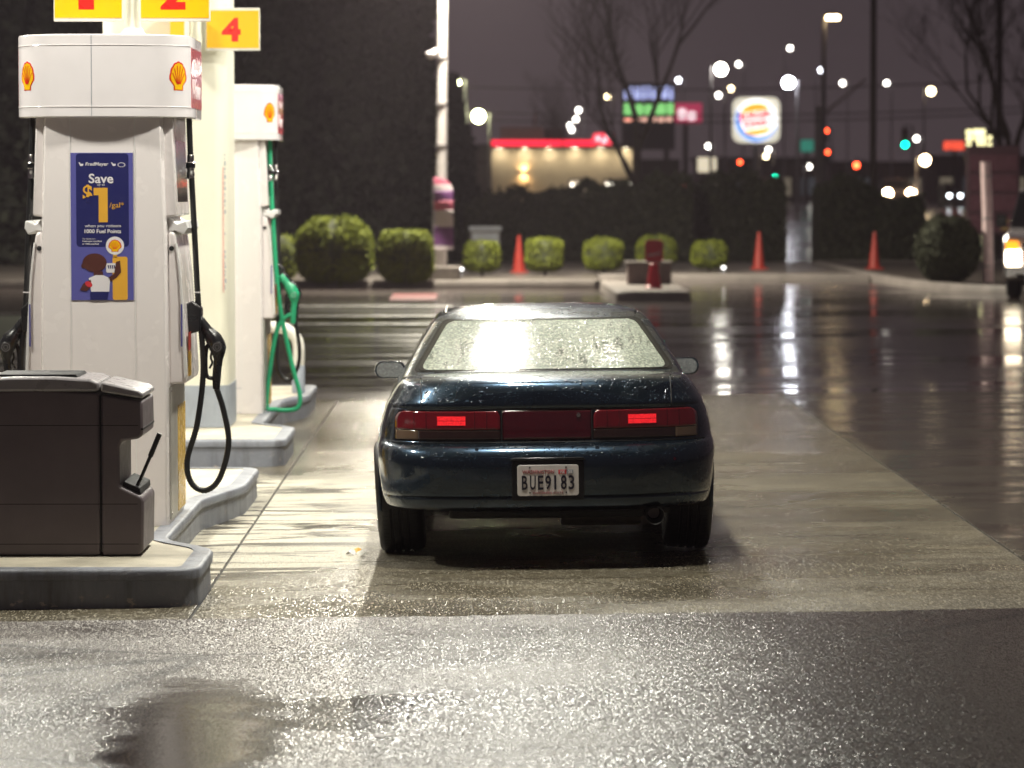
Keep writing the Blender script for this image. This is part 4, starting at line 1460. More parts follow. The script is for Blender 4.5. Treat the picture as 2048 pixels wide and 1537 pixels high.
# boot lid shut lines, bumper shut line
for sg in (-1, 1):
    pts = [BODY.rear(sg * .628, t) + BODY.normal(sg * .628, t) * .0005 for t in np.linspace(15.3, 20.6, 26)]
    deck = [Vector((sg * (.628 - .0 * k), .30 + .045 * k, .9585)) for k in range(1, 5)]
    MB().tube(pts + [Vector((sg * .632, .30, .955))], .0030, 6).build('boot_gap', M['dark'], car, smooth=60)
pts = [BODY.rear(x, 15.45) + Vector((0, -.0015, 0)) for x in np.linspace(-.70, .70, 50)]
MB().tube(pts, .0035, 6).build('boot_gap', M['dark'], car, smooth=60)
pts = [BODY.rear(x, 12.0) + Vector((0, -.001, .002)) for x in np.linspace(-.80, .80, 60)]
MB().tube(pts, .0030, 6).build('bumper_gap', M['dark'], car, smooth=60)

# number plate on a raised black panel, its colour giving the recess shade
ry = BODY.rear(0, 7.0).y
MB().prism(rrect(-.180, .180, .352, .552, .016), -.003, .03).build('recess_shade_panel', M['trim'], car, smooth=30, bevel=.004)
MB().prism([(-.19, .552), (.19, .552), (.175, .566), (-.175, .566)], -.012, .03).build('plate_lamp_strip', M['trim'], car, smooth=30, bevel=.003)
pl = MB().prism(rrect(-.1525, .1525, .376, .530, .014), -.011, -.007).build('number_plate', M['plate'], car, smooth=30, bevel=.0015)
pl['label'] = 'white plate lettered BUE9183'
for ch, xc, wc in (('B', -.116, .0287), ('U', -.0755, .0287), ('E', -.0366, .0275), ('9', .0007, .0290), ('1', .0356, .0105), ('8', .0780, .0290), ('3', .1160, .0287)):
    text_obj('plate_character', ch, .08, M['plate_ink'], pl, (xc, -.0125, .4065), '-y', .0012, width=wc, height=.071, depth=.0010)
text_obj('plate_state', 'WASHINGTON', .03, M['plate_pink'], pl, (-.048, -.0122, .4865), '-y', .0005, width=.158, height=.018, depth=.0008)
text_obj('plate_motto', 'EVERGREEN STATE', .02, M['plate_pink'], pl, (0, -.0122, .386), '-y', 0, width=.150, height=.009, depth=.0008)
MB().box(.052, .092, -.0122, -.0105, .484, .505).build('plate_sticker', M['pred'], pl, smooth=0)
text_obj('sticker_digits', '7Z', .02, M['pwhite'], pl, (.072, -.0130, .487), '-y', .001, width=.026, height=.014, depth=.0005)
MB().box(.0935, .126, -.0122, -.0105, .484, .505).build('plate_sticker', M['grey_base'], pl, smooth=0)
text_obj('sticker_digits', '25', .02, M['pwhite'], pl, (.110, -.0130, .487), '-y', .001, width=.022, height=.014, depth=.0005)
for sx, sz in ((-1, .517), (1, .517), (-1, .392), (1, .392)):
    MB().lathe([(.001, -.002), (.0042, -.002), (.0042, .002)], 10, (sx * .090, -.0115, sz), 'y').build('plate_bolt', M['plate_ink'], pl, smooth=40)
MB().lathe([(.001, -.003), (.007, -.003), (.008, .004)], 14, BODY.on_rear(.635, .545, 6, 9, .001), 'y').build('parking_sensor', M['lens_mid'], car, smooth=40)

# wheels
def wheel(x, y, sg):
    o = bpy.data.objects.new('wheel', None)
    col.objects.link(o)
    o.parent = car
    o.location = (x, y, WZ)
    o.rotation_euler = (0, sg * math.radians(3.0), 0)
    prof = [(.205, -.112), (.232, -.120), (.265, -.122), (.284, -.112), (.294, -.094), (.2985, -.072)]
    for gpos in (-.048, -.004, .040):
        prof += [(.300, gpos - .008), (.292, gpos - .006), (.292, gpos + .006), (.300, gpos + .008)]
    prof += [(.2985, .076), (.294, .094), (.284, .108), (.262, .116), (.232, .112), (.205, .104)]
    MB().lathe(prof, 64, (0, 0, 0), 'x').build('tyre', M['tyre'], o, smooth=35)
    # tread sipes
    tr = MB()
    for k in range(72):
        a = 2 * math.pi * k / 72
        for x0, x1, da in ((-.095, -.058, .02), (-.038, -.014, -.02), (.006, .030, .02), (.050, .090, -.02)):
            q = []
            for xx_, aa in ((x0, a), (x1, a + da), (x1, a + da + .012), (x0, a + .012)):
                q.append((xx_, .3006 * math.cos(aa), .3006 * math.sin(aa)))
            tr.add(q, [(0, 1, 2, 3)])
    tr.build('tread_sipes', M['dark'], o, smooth=0)
    MB().lathe([(.206, -.11 * 1), (.206, .10), (.195, .095), (.19, -.05), (.19, -.10)], 48, (0, 0, 0), 'x').build('rim', M['chrome'], o, smooth=40)
    sp = MB()
    for k in range(5):
        a = 2 * math.pi * k / 5
        c, s_ = math.cos(a), math.sin(a)
        w = .03
        xo = sg * .06
        pts = [(xo, r * c - d * s_, r * s_ + d * c) for r, d in ((.03, -w), (.195, -w * .7), (.195, w * .7), (.03, w))]
        pts2 = [(xo - sg * .03, p_[1], p_[2]) for p_ in pts]
        sp.add(pts + pts2, [(0, 1, 2, 3), (7, 6, 5, 4), (0, 4, 5, 1), (1, 5, 6, 2), (2, 6, 7, 3), (3, 7, 4, 0)])
    sp.build('spokes', M['chrome'], o, smooth=0)
    MB().lathe([(.045, sg * .02), (.045, sg * .066), (.02, sg * .07)], 20, (0, 0, 0), 'x').build('hub', M['chrome'], o, smooth=40)
    return o


for sg in (-1, 1):
    wheel(sg * .757, AX[0], sg)
    wheel(sg * .745, AX[1], sg)
    for a in AX:
        lip = []
        for k in range(25):
            th = math.radians(-12 + 204 * k / 24)
            yy, zz = a + .336 * math.cos(th), .315 + .336 * math.sin(th)
            lip.append((sg * .856, yy, max(.17, zz)))
        MB().tube(lip, .010, 6).build('arch_lip', M['paint'], car, smooth=60)
        w = MB()
        ring = [[(sg * x, a + .345 * math.cos(math.radians(-10 + 200 * k / 20)), .315 + .345 * math.sin(math.radians(-10 + 200 * k / 20))) for k in range(21)] for x in (.84, .52)]
        w.loft(ring, caps=False, closed=False)
        w.build('wheel_arch', M['under'], car, smooth=60)

# underside
ub = MB()
ub.box(-.60, .60, 1.45, 3.2, .17, .30)
ub.box(-.50, .50, .34, 1.42, .23, .42)
ub.box(-.66, .66, 3.2, 4.2, .19, .40)
ub.build('underbody', M['under'], car, smooth=0, bevel=.02)
MB().tube([(-.66, 1.02, .27), (.66, 1.02, .27)], .035, 10).build('rear_axle', M['under'], car, smooth=60)
MB().lathe([(.03, 0), (.085, .012), (.092, .03), (.092, .40), (.085, .418), (.03, .43)], 20, (.06, .46, .272), 'x').build('muffler', M['exhaust'], car, smooth=50)
MB().tube(bez([(.47, .50, .275), (.52, .42, .268), (.535, .34, .262), (.535, .24, .262)], 6), .030, 14).build('tail_pipe', M['exhaust'], car, smooth=60)
tp = MB()
tp.loft([[(.535 + r * math.cos(2 * math.pi * i / 20), y, .262 + r * math.sin(2 * math.pi * i / 20)) for i in range(20)] for y, r in ((.26, .034), (.20, .047), (.065, .047), (.060, .044), (.065, .040), (.25, .038))], caps=True)
tp.build('exhaust_tip', M['under'], car, smooth=50)
for sg in (-1, 1):
    MB().box(*sorted((sg * .58, sg * .62)), .30, .34, .255, .33).build('bumper_bracket', M['under'], car, smooth=0)

# door mirrors
for sg in (-1, 1):
    hs = MB()
    prof = rrect(-.088, .088, -.050, .050, .045, 5)
    rings = []
    for y, k in ((-.012, 1.0), (.0, 1.03), (.05, .98), (.09, .80), (.115, .45), (.12, .1)):
        rings.append([(sg * ((.858)) + x * k, 3.02 + y, .855 + z * k) for x, z in prof])
    hs.loft(rings)
    ho = hs.build('door_mirror', M['paint'], car, smooth=60)
    MB().prism([(sg * (.858) + x * .88, .855 + z * .86) for x, z in prof], 3.003, 3.012).build('mirror_glass', M['mirror'], ho, smooth=0)
    MB().prism([(sg * .70, .825), (sg * .80, .83), (sg * .80, .86), (sg * .70, .875)], 3.03, 3.09).build('mirror_stalk', M['trim'], ho, smooth=0, bevel=.008)
# front lamps (out of sight from behind)
for sg in (-1, 1):
    def hl(u, v, sg=sg):
        t = 9.6 + 3.2 * v
        uu = 2.45 + .40 * u
        p = BODY.pt(t, uu)
        return (p.x * sg, p.y + .006, p.z)
    MB().grid(hl, 14, 5).build('headlight', M['mirror'], car, smooth=60)
MB().grid(lambda u, v: (-.3 + .6 * u, BODY.pt(7 + 2 * v, 2.999).y + .004, BODY.pt(7 + 2 * v, 2.999).z), 10, 4).build('grille', M['trim'], car, smooth=60)
MB().tube([(-.55, 3.42, .975), (-.1, 3.36, .985)], .006, 6).build('wiper', M['trim'], car, smooth=60)

# scraps of litter by the near wheel
rnd = random.Random(9)
for k, (px_, py_, mk) in enumerate(((702, 1104, 'pwhite'), (716, 1100, 'pyel'), (722, 1106, 'hoop'))):
    g_ = onground(px_, py_, -.005)
    b = MB()
    pts = []
    for i in range(7):
        a = 2 * math.pi * i / 7
        r = .028 * rnd.uniform(.6, 1.2)
        pts.append((r * math.cos(a), r * math.sin(a), .012 + .012 * math.sin(2 * a + k)))
    b.add(pts + [(0, 0, .03)], [(i, (i + 1) % 7, 7) for i in range(7)])
    o = b.build('litter_scrap', M[mk], None, smooth=0, solid=.001, loc=(g_.x, g_.y, gz(g_.x, g_.y) + .012))
    tag(o, ('crumpled white paper scrap on the concrete by the car wheel', 'crumpled yellow leaf scrap on the concrete by the car wheel', 'crumpled cream paper scrap on the concrete by the car wheel')[k], 'litter', 'litter beside the car wheel')

# ------------------------------------------------------------------ far side of the lot: kerbs, beds, stripes
def ribbon_kerb(name, pts, w, h, mat, zb=0.0):
    """kerb stone run along a path: w wide to its left, h high, rounded nose"""
    m = MB()
    rings = []
    P = [Vector((x, y, 0)) for x, y in pts]
    for k, p in enumerate(P):
        d = (P[min(k + 1, len(P) - 1)] - P[max(k - 1, 0)]).normalized()
        n = Vector((-d.y, d.x, 0))
        rings.append([tuple(p + n * a + Vector((0, 0, zb + z))) for a, z in ((0, -.02), (0.01, h - .03), (.03, h), (w, h), (w, -.02))])
    m.loft(rings, caps=True)
    return tag(m.build(name, mat, smooth=40), kind='structure')


path_mat = S('damp_path', (0.10, 0.088, 0.08), 0.35, var=0.3, scale=1.5, bmp=0.4)
MB().plan([(-60, 65.6), (2.35, 65.6), (2.35, 70.6), (7.9, 70.6), (7.9, 83), (-60, 83)], .0, .135).build('path', path_mat, smooth=0)['kind'] = 'structure'
ribbon_kerb('kerb', [(-60, 65.3), (2.2, 65.3)], .32, .15, M['kerb'])
ribbon_kerb('kerb', [(2.45, 70.3), (8.0, 70.3)], .32, .15, M['kerb'])
# right-hand bed bulging towards the forecourt
rb = smooth_poly([(8.05, 71.5), (8.15, 66.3), (8.75, 62.6), (9.7, 60.9), (30, 60.9), (30, 84), (8.05, 84)], 1.2, 8)
MB().plan(inset(rb, .25), .0, .13).build('planting_bed', M['bark_bed'], smooth=0)['kind'] = 'structure'
k0 = MB()
rings = []
for d, z in ((0, -.02), (.01, .12), (.03, .15), (.28, .15), (.28, .0)):
    rings.append([(x, y, z) for x, y in inset(rb, d)])
k0.loft(rings, caps=False)
tag(k0.build('kerb', M['kerb'], smooth=40), kind='structure')
# small kerbed refuge with a block and a red sign
i0, i1 = onground(1232, 604), onground(1384, 604)
rf = smooth_poly([(i0.x, i0.y), (i1.x, i1.y), (i1.x + .05, 64.9), (i0.x - .02, 64.9)], .25)
rfo = thing('traffic_refuge', 'small raised kerbed concrete refuge under the red sign', 'refuge', (0, 0, 0))
k0 = MB()
k0.loft([[(x, y, z) for x, y in inset(rf, d)] for d, z in ((0, -.01), (.01, .14), (.04, .17), (.14, .171))], caps=False)
k0.build('kerb_edge', M['kerb'], rfo, smooth=40)
MB().plan(inset(rf, .12), .0, .165).build('concrete_top', M['kerb'], rfo, smooth=0)
bk = thing('concrete_block', 'square brown concrete block on the refuge behind the red sign', 'block', (at(1299, 573, 62).x, 62.0, .165))
MB().box(-.40, .40, 0, .55, 0, .36).build('block', M['block'], bk, smooth=0, bevel=.02)
MB().box(-.43, .43, -.03, .58, .36, .42).build('cap', M['kerb'], bk, smooth=0, bevel=.015)
rs = thing('red_sign', 'red painted square sign on a red flared base on the refuge', 'sign', (at(1308, 580, 59.5).x, 59.5, .166))
MB().lathe([(.15, 0), (.15, .03), (.125, .05), (.09, .30), (.075, .42), (.05, .44)], 20).build('base', S('red_base', (.5, .012, .03), .4), rs, smooth=40)
MB().tube([(0, 0, .42), (0, 0, .85)], .02, 8).build('post', M['pole_grey'], rs)
MB().prism([(-.16 + .045, .46), (.16 - .045, .46), (.16, .505), (.16, .80), (.115, .845), (-.115, .845), (-.16, .80), (-.16, .505)], -.035, -.02).build('sign_face', S('sign_face_red', (.42, .02, .035), .4, var=.15), rs, smooth=0, bevel=.004)
MB().prism([(-.12, .56), (.10, .60), (.12, .63), (-.10, .59)], -.0375, -.0352).build('sign_stripe', M['bannerw'], rs, smooth=0)

# uneven pale stripes and a red tank lid
for k, (ya, xa, xb) in enumerate(((614, 560, 905), (634, 560, 890), (650, 560, 870))):
    a, b = onground(xa, ya), onground(xb, ya)
    m = MB()
    h = .42 - .06 * k
    n = 24
    vs = []
    rnd = random.Random(20 + k)
    for i in range(n + 1):
        x = a.x + (b.x - a.x) * i / n
        vs += [(x, a.y + rnd.uniform(-.05, .05), gz(x, a.y) + .006), (x, a.y + h + rnd.uniform(-.05, .05), gz(x, a.y + h) + .006)]
    m.add(vs, [(2 * i, 2 * i + 2, 2 * i + 3, 2 * i + 1) for i in range(n)])
    tag(m.build('pale_stripe', M['line'], smooth=0), kind='structure')
a = onground(824, 602)
o = MB().plan(rrect(-.40, .40, 0, 3.6, .1), .0, .012).build('tank_lid', M['redlid'], smooth=0, loc=(a.x, a.y, gz(a.x, a.y) + .002))
tag(o, 'flat dull red tank cover set in the wet asphalt', 'tank cover')
# lawn to the left of the pumps
MB().plan([(-40, 34.5), (-5.7, 34.5), (-5.5, 48.5), (-40, 48.5)], .0, .10).build('lawn', M['grass'], smooth=0)['kind'] = 'structure'
ribbon_kerb('kerb', [(-40, 34.2), (-5.35, 34.2), (-5.15, 48.8), (-40, 48.8)], .3, .13, M['kerb'])


# ------------------------------------------------------------------ foliage
def leaves(pos, size, seed, droop=0.0):
    r = np.random.default_rng(seed)
    n = len(pos)
    a = r.normal(size=(n, 3))
    a /= np.linalg.norm(a, axis=1)[:, None]
    b = r.normal(size=(n, 3))
    b -= a * (a * b).sum(1)[:, None]
    b /= np.linalg.norm(b, axis=1)[:, None]
    s = size * r.uniform(.6, 1.3, n)[:, None]
    p = np.asarray(pos)
    v = np.stack([p - a * s * .5, p + b * s * .32, p + a * s * .6, p - b * s * .32], 1).reshape(-1, 3)
    f = np.arange(4 * n).reshape(-1, 4)
    me = bpy.data.meshes.new('leaves')
    me.vertices.add(4 * n)
    me.vertices.foreach_set('co', v.astype(np.float32).ravel())
    me.loops.add(4 * n)
    me.polygons.add(n)
    me.loops.foreach_set('vertex_index', f.ravel().astype(np.int32))
    me.polygons.foreach_set('loop_start', (np.arange(n) * 4).astype(np.int32))
    me.polygons.foreach_set('loop_total', np.full(n, 4, np.int32))
    me.update(calc_edges=True)
    return me


def leaf_obj(name, pos, size, seed, mat, parent):
    me = leaves(pos, size, seed)
    me.materials.append(mat)
    o = bpy.data.objects.new(name, me)
    col.objects.link(o)
    o.parent = parent
    o['kind'] = 'stuff'
    return o


def lumpy(rx, ry, rz, seed, n=14, m=10, amp=.035, box=2.0):
    r = random.Random(seed)
    ph = [r.uniform(0, 6.28) for _ in range(6)]

    def fn(u, v):
        th, el = 2 * math.pi * u, -math.pi / 2 + math.pi * v
        c, s_ = math.cos(el), math.sin(el)
        e = 2 / box
        q = lambda w: math.copysign(abs(w) ** e, w)
        k = 1 + amp * (math.sin(3 * th + ph[0]) + math.sin(5 * el + ph[1]) + math.sin(4 * th + 3 * el + ph[2])) / 2
        return (rx * q(c) * q(math.cos(th)) * k, ry * q(c) * q(math.sin(th)) * k, rz * (1 + q(s_)) * (k if v < .97 else 1))
    return fn


def shrub(px0, px1, ytop, ybase, label, seed, mat='leaf_box', box=3.0, n=5200, trunk=0.0, group='clipped shrubs along the far kerb', name='clipped_shrub'):
    g_ = onground((px0 + px1) / 2, ybase, .135)
    s = pxm(g_.y)
    w, h = (px1 - px0) / s, (ybase - ytop) / s
    t = thing(name, label, 'shrub', (g_.x, g_.y + w * .3, .13), 0, group)
    fn = lumpy(w / 2 * .93, w / 2 * .85, (h - trunk) / 2 * .95, seed, box=box)
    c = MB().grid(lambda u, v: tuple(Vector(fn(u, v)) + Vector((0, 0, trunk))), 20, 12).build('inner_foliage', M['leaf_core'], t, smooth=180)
    r = np.random.default_rng(seed)
    P = []
    for _ in range(n):
        v = math.acos(1 - 2 * r.random()) / math.pi
        p = Vector(fn(r.random(), v))
        k = r.uniform(.92, 1.06) + (.06 * r.random() if r.random() < .12 else 0)
        P.append((p.x * k, p.y * k, trunk + (p.z - h / 2) * k + h / 2 + r.normal() * .01))
    leaf_obj('foliage', P, .052 * (1.15 if w > 1.2 else .9), seed, M[mat], t)
    MB().tube([(0, 0, -.02), (.02, 0, h * .5)], [.04, .025], 8).build('stem', M['trunk'], t, smooth=60)
    return t


shrub(520, 596, 470, 560, 'clipped green shrub half hidden behind the green hose pump', 31, n=3500)
shrub(588, 744, 435, 564, 'largest domed clipped green shrub beside the kerb', 32, box=3.2, n=30000)
shrub(754, 870, 457, 564, 'wide clipped green shrub beside the white pole banner', 33, n=20000)
SM = 'low rounded clipped shrub standing on bare path behind the kerb'
shrub(926, 1002, 480, 553, 'small clipped shrub in front of the pale cabinet', 34, trunk=.10, n=7500)
shrub(1050, 1130, 473, 552, 'small clipped shrub right beside the near traffic cone on the path', 35, trunk=.10, n=7500)
shrub(1166, 1248, 475, 548, 'small round clipped shrub left of the brown block', 36, trunk=.08, n=7500)
shrub(1273, 1356, 471, 540, 'small clipped shrub behind the red sign', 37, trunk=.08, n=7500)
shrub(1383, 1458, 481, 543, 'small clipped shrub right of the brown block', 38, trunk=.08, n=7500)
shrub(1832, 1966, 428, 566, 'large dark round shrub in the bed beside the pale pole', 39, 'leaf_dark', 2.2, 9000, 0, 'shrubs in the right bed')


def hedge(label, px0, px1, tops, Y, seed, depth=2.2, n=15000):
    a, b = at(px0, 500, Y), at(px1, 500, Y)
    t = thing('hedge', label, 'hedge', ((a.x + b.x) / 2, Y, .0), 0, 'dark hedges along the street')
    L = b.x - a.x
    r = np.random.default_rng(seed)
    hx = [q[0] for q in tops]
    hz = [at(q[0], q[1], Y).z for q in tops]
    hh = lambda x: float(np.interp(px0 + (px1 - px0) * (x / L + .5), hx, hz))
    P = []
    for _ in range(n):
        x = r.uniform(-.5, .5) * L
        h = hh(x) * (1 + .05 * math.sin(x * 3.1 + seed) + .04 * math.sin(x * 7.3))
        if r.random() < .45:
            P.append((x, r.uniform(0, depth), h + abs(r.normal()) * .10 - .03))
        else:
            P.append((x, r.normal() * .07 + .03, h * r.uniform(.0, 1) ** .8))
    leaf_obj('foliage', P, .13, seed, M['leaf_dark'], t)
    m = MB()
    k = 24
    rings = []
    for i in range(k + 1):
        x = -L / 2 + L * i / k
        h = hh(x) * .95
        rings.append([(x, .08, 0), (x, .06, h * .9), (x, .3, h), (x, depth - .3, h), (x, depth, h * .9), (x, depth, 0)])
    m.loft(rings, caps=True)
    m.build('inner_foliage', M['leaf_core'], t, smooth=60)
    return t


hedge('long dark hedge below the lit restaurant wall', 930, 1385, [(930, 425), (960, 412), (1000, 402), (1100, 392), (1200, 384), (1290, 372), (1385, 370)], 86, 51)
hedge('dark clipped hedge between the bare tree and the driveway gap', 1394, 1572, [(1394, 372), (1420, 366), (1560, 366), (1572, 378)], 88, 52, n=8000)
hedge('dark hedge between the driveway gap and the pale pole', 1640, 1850, [(1640, 384), (1660, 372), (1735, 380), (1760, 402), (1850, 412)], 88, 53, n=9000)


def conifer(label, px, Y, h, rw, seed, n=26000, base=0.6, name='conifer_tree'):
    p = at(px, 500, Y)
    t = thing(name, label, 'tree', (p.x, Y, .0), 0, 'dark evergreen trees behind the pumps')
    r = np.random.default_rng(seed)
    P = []
    nb = 150
    br = []
    for k in range(nb):
        z = base + (h - base) * (k / nb) ** 1.1
        a = k * 2.4 + r.uniform(-.3, .3)
        ln = rw * (1 - (z / h) ** 1.6 * .85) * r.uniform(.72, 1.10)
        br.append((z, a, ln))
    per = n // nb
    for z, a, ln in br:
        u = r.random(per) ** .55
        wv = r.normal(size=per) * .22 * ln * .6
        x = np.cos(a) * u * ln - np.sin(a) * wv
        y = np.sin(a) * u * ln + np.cos(a) * wv
        zz = z - .28 * ln * u ** 1.5 + r.normal(size=per) * .18
        P.append(np.stack([x, y, np.maximum(zz, .05)], 1))
    leaf_obj('crown', np.concatenate(P), .30, seed, M['needle'], t)
    MB().tube([(0, 0, -.05), (0, 0, h * .5), (0, 0, h * .97)], [.24, .15, .03], 10).build('trunk', M['trunk'], t, smooth=60)
    lb = MB()
    for z, a, ln in br[::3]:
        lb.tube([(0, 0, z), (math.cos(a) * ln * .5, math.sin(a) * ln * .5, z - .07 * ln), (math.cos(a) * ln * .9, math.sin(a) * ln * .9, z - .22 * ln)], [.04, .025, .01], 5)
    lb.build('limbs', M['trunk'], t, smooth=60)
    return t


conifer('broad dark evergreen tree standing just left of the white pole', 770, 84, 10.5, 2.0, 61, 30000)
conifer('tall dark evergreen tree between the pumps and the white pole', 640, 88, 12.0, 2.3, 62, 30000)
conifer('dark evergreen tree hidden mostly by the canopy column', 470, 86, 9.5, 2.3, 63)
conifer('dark evergreen tree hidden mostly by the pump with the blue poster', 250, 84, 11.5, 2.6, 64)
conifer('dark evergreen tree beyond the lawn left of the pumps', 20, 82, 10.5, 2.8, 65)
conifer('slim dark evergreen tree showing just right of the white pole', 905, 100, 4.9, 1.0, 66, 9000)


def bare_tree(label, px, Y, h, seed, r0=.16, spread=.9):
    p = at(px, 500, Y)
    t = thing('bare_tree', label, 'tree', (p.x, Y, .0), 0, 'leafless street trees')
    R = random.Random(seed)
    tr, br, tw = MB(), MB(), MB()

    def grow(p, d, ln, r, lev):
        pts = [p]
        q, dd = p.copy(), d.copy()
        for _ in range(4):
            dd = (dd + Vector((R.uniform(-1, 1), R.uniform(-1, 1), R.uniform(-.2, .6))) * .13).normalized()
            q = q + dd * ln / 4
            pts.append(q.copy())
        tgt = tr if lev == 0 else (br if lev < 3 else tw)
        tgt.tube(pts, [r * (1 - .16 * k) for k in range(5)], 6 if lev < 2 else (4 if lev < 4 else 3))
        if lev >= 6:
            return
        kids = 4 if lev in (1, 2) else (3 if lev < 5 else 2)
        for k in range(kids):
            f = R.uniform(.45, 1.0) if k else 1.0
            base = pts[min(4, int(f * 4))]
            ax = Vector((R.uniform(-1, 1), R.uniform(-1, 1), 0)).normalized()
            nd_ = (dd + ax * R.uniform(.40, .85) * spread * (1.0 if lev < 2 else 1.25) + Vector((0, 0, .25))).normalized()
            grow(base, nd_, ln * R.uniform(.62, .80), max(.009, r * .34 * R.uniform(1.1, 1.6)), lev + 1)
    grow(Vector((0, 0, -.05)), Vector((0, 0, 1)), h * .34, r0, 0)
    tr.build('trunk', M['trunk'], t, smooth=60)
    br.build('branches', M['trunk'], t, smooth=60)
    tw.build('twigs', M['trunk'], t, smooth=0)['kind'] = 'stuff'
    return t


bare_tree('leafless street tree before the blue and green lit board', 1272, 90, 11.5, 71, .20)
bare_tree('leafless tree at the right beside the pale pole', 2032, 95, 10.0, 73, .22)
bare_tree('slender leafless tree beyond the restaurant roof', 1130, 190, 9.0, 75, .18)


# ------------------------------------------------------------------ poles near the far kerb
def cone(px, yt, yb, label):
    g_ = onground(px, yb, .135)
    h = (yb - yt) / pxm(g_.y)
    t = thing('traffic_cone', label, 'traffic cone', (g_.x, g_.y, .135), 0, 'traffic cones along the kerb')
    MB().plan(rrect(-.19, .19, -.19, .19, .03), 0, .035).build('base', M['cone'], t, smooth=0, bevel=.006)
    MB().lathe([(.135, .035), (.13, .06), (.035, h * .96), (.028, h), (.018, h), (.0175, h - .02)], 24).build('cone_body', M['cone'], t, smooth=40)


cone(1038, 472, 546, 'orange traffic cone standing between two small clipped shrubs')
cone(1518, 464, 539, 'orange traffic cone before the driveway gap in the hedge')
cone(1749, 464, 539, 'orange traffic cone in front of the hedge beside the dark utility pole')

g_ = onground(882, 560, .135)
PB = Vector((g_.x, g_.y + .2, .135))
wp = thing('light_pole', 'tall white forecourt light pole standing on a concrete footing', 'light pole', PB)
MB().plan(rrect(-.38, .38, -.3, .3, .05), 0, .26).build('footing', M['kerb'], wp, smooth=0, bevel=.02)
MB().tube([(0, 0, .25), (.06, 0, 7.9)], [.115, .085], 18).build('shaft', M['pole_white'], wp, smooth=60)
for z in (1.6, 2.6, 3.4, 4.3):
    MB().lathe([(.118, 0), (.118, .03)], 18, (.01, 0, z)).build('strap', M['pole_grey'], wp, smooth=60)
MB().box(-.10, .22, -.95, .10, 7.88, 8.0).build('lamp_head', M['pole_grey'], wp, smooth=0, bevel=.02)
MB().add([(-.08, -.92, 7.876), (.20, -.92, 7.876), (.20, -.25, 7.876), (-.08, -.25, 7.876)], [(3, 2, 1, 0)]).build('lamp_lens', emis('pole_lamp_lens', (1.0, .92, .74), 6000), wp, smooth=0)
cq = at(868, 107, PB.y)
sc = thing('security_camera', 'small white camera fixed to the white light pole', 'camera', (PB.x, PB.y, cq.z))
MB().tube([(-.02, -.08, .05), (-.12, -.16, .06), (-.16, -.2, .0)], .02, 8).build('arm', M['pole_white'], sc, smooth=60)
MB().lathe([(.02, -.10), (.085, -.07), (.10, 0), (.09, .04), (.02, .05)], 16, (-.19, -.2, -.02)).build('dome', M['pwhite'], sc, smooth=60)

bn_ = thing('feather_banner', 'tall purple and pink feather banner tied to the white light pole', 'banner', (PB.x, PB.y - .14, PB.z + .262))
zt, zb = at(890, 356, PB.y).z - bn_.location.z, at(890, 500, PB.y).z - bn_.location.z


def banner_piece(v0, v1, mat, nm, x0=-.14, x1=.24):
    def fn(u, v):
        vv = v0 + (v1 - v0) * v
        z = zb + (zt - zb) * vv
        top = 1 if vv < .8 else math.sqrt(max(0, 1 - ((vv - .8) / .2) ** 2))
        x = x0 + (x1 - x0) * u * (top * .9 + .1)
        return (x, .035 * math.sin(5 * x + 6 * vv) - .02, z)
    MB().grid(fn, 10, 10).build(nm, mat, bn_, smooth=180, solid=.004)


for v0, v1, mt in ((0.0, .05, 'bannerw'), (.05, .32, 'purple'), (.32, .36, 'bannerw'), (.36, .55, 'bannerw'), (.55, .68, 'pink'), (.68, .82, 'purple'), (.82, .90, 'bannerw'), (.90, 1.0, 'pink')):
    banner_piece(v0, v1, M[mt], 'cloth_panel')
MB().tube([(-.15, 0, -.0), (-.15, 0, zt)], .015, 8).build('rod', M['pole_grey'], bn_, smooth=60)
for px_, py_, lb in ((908, 551, 'nearer spike light at the foot of the white light pole'), (923, 541, 'farther spike light between the white light pole and the small shrub'), (1447, 538, 'bright spike light beside the shrub right of the brown block')):
    g_ = onground(px_, py_ + 6, .135)
    l = thing('path_light', lb, 'path light', (g_.x, g_.y, .135), 0, 'small path lights')
    MB().tube([(0, 0, -.01), (0, 0, .07)], .012, 8).build('spike', M['pole_dark'], l)
    MB().lathe([(.01, .06), (.035, .07), (.04, .10), (.02, .115)], 14).build('lens', emis('path_lens', (1, .98, .95), 4), l, smooth=60)

# pale utility cabinet behind a shrub
c0 = onground(972, 548, .135)
ub_ = thing('utility_cabinet', 'pale blue grey utility cabinet behind a small shrub', 'cabinet', (c0.x, 79.5, .135))
MB().box(-.34, .34, 0, .45, 0, .80).build('housing', M['metal_grey'], ub_, smooth=0, bevel=.01)
MB().box(-.38, .38, -.04, .49, .80, .90).build('lid', M['cab_blue'], ub_, smooth=0, bevel=.02)
MB().box(-.30, -.005, -.006, .001, .06, .74).build('door', M['cab_blue'], ub_, smooth=0)
MB().box(.005, .30, -.006, .001, .06, .74).build('door', M['cab_blue'], ub_, smooth=0)

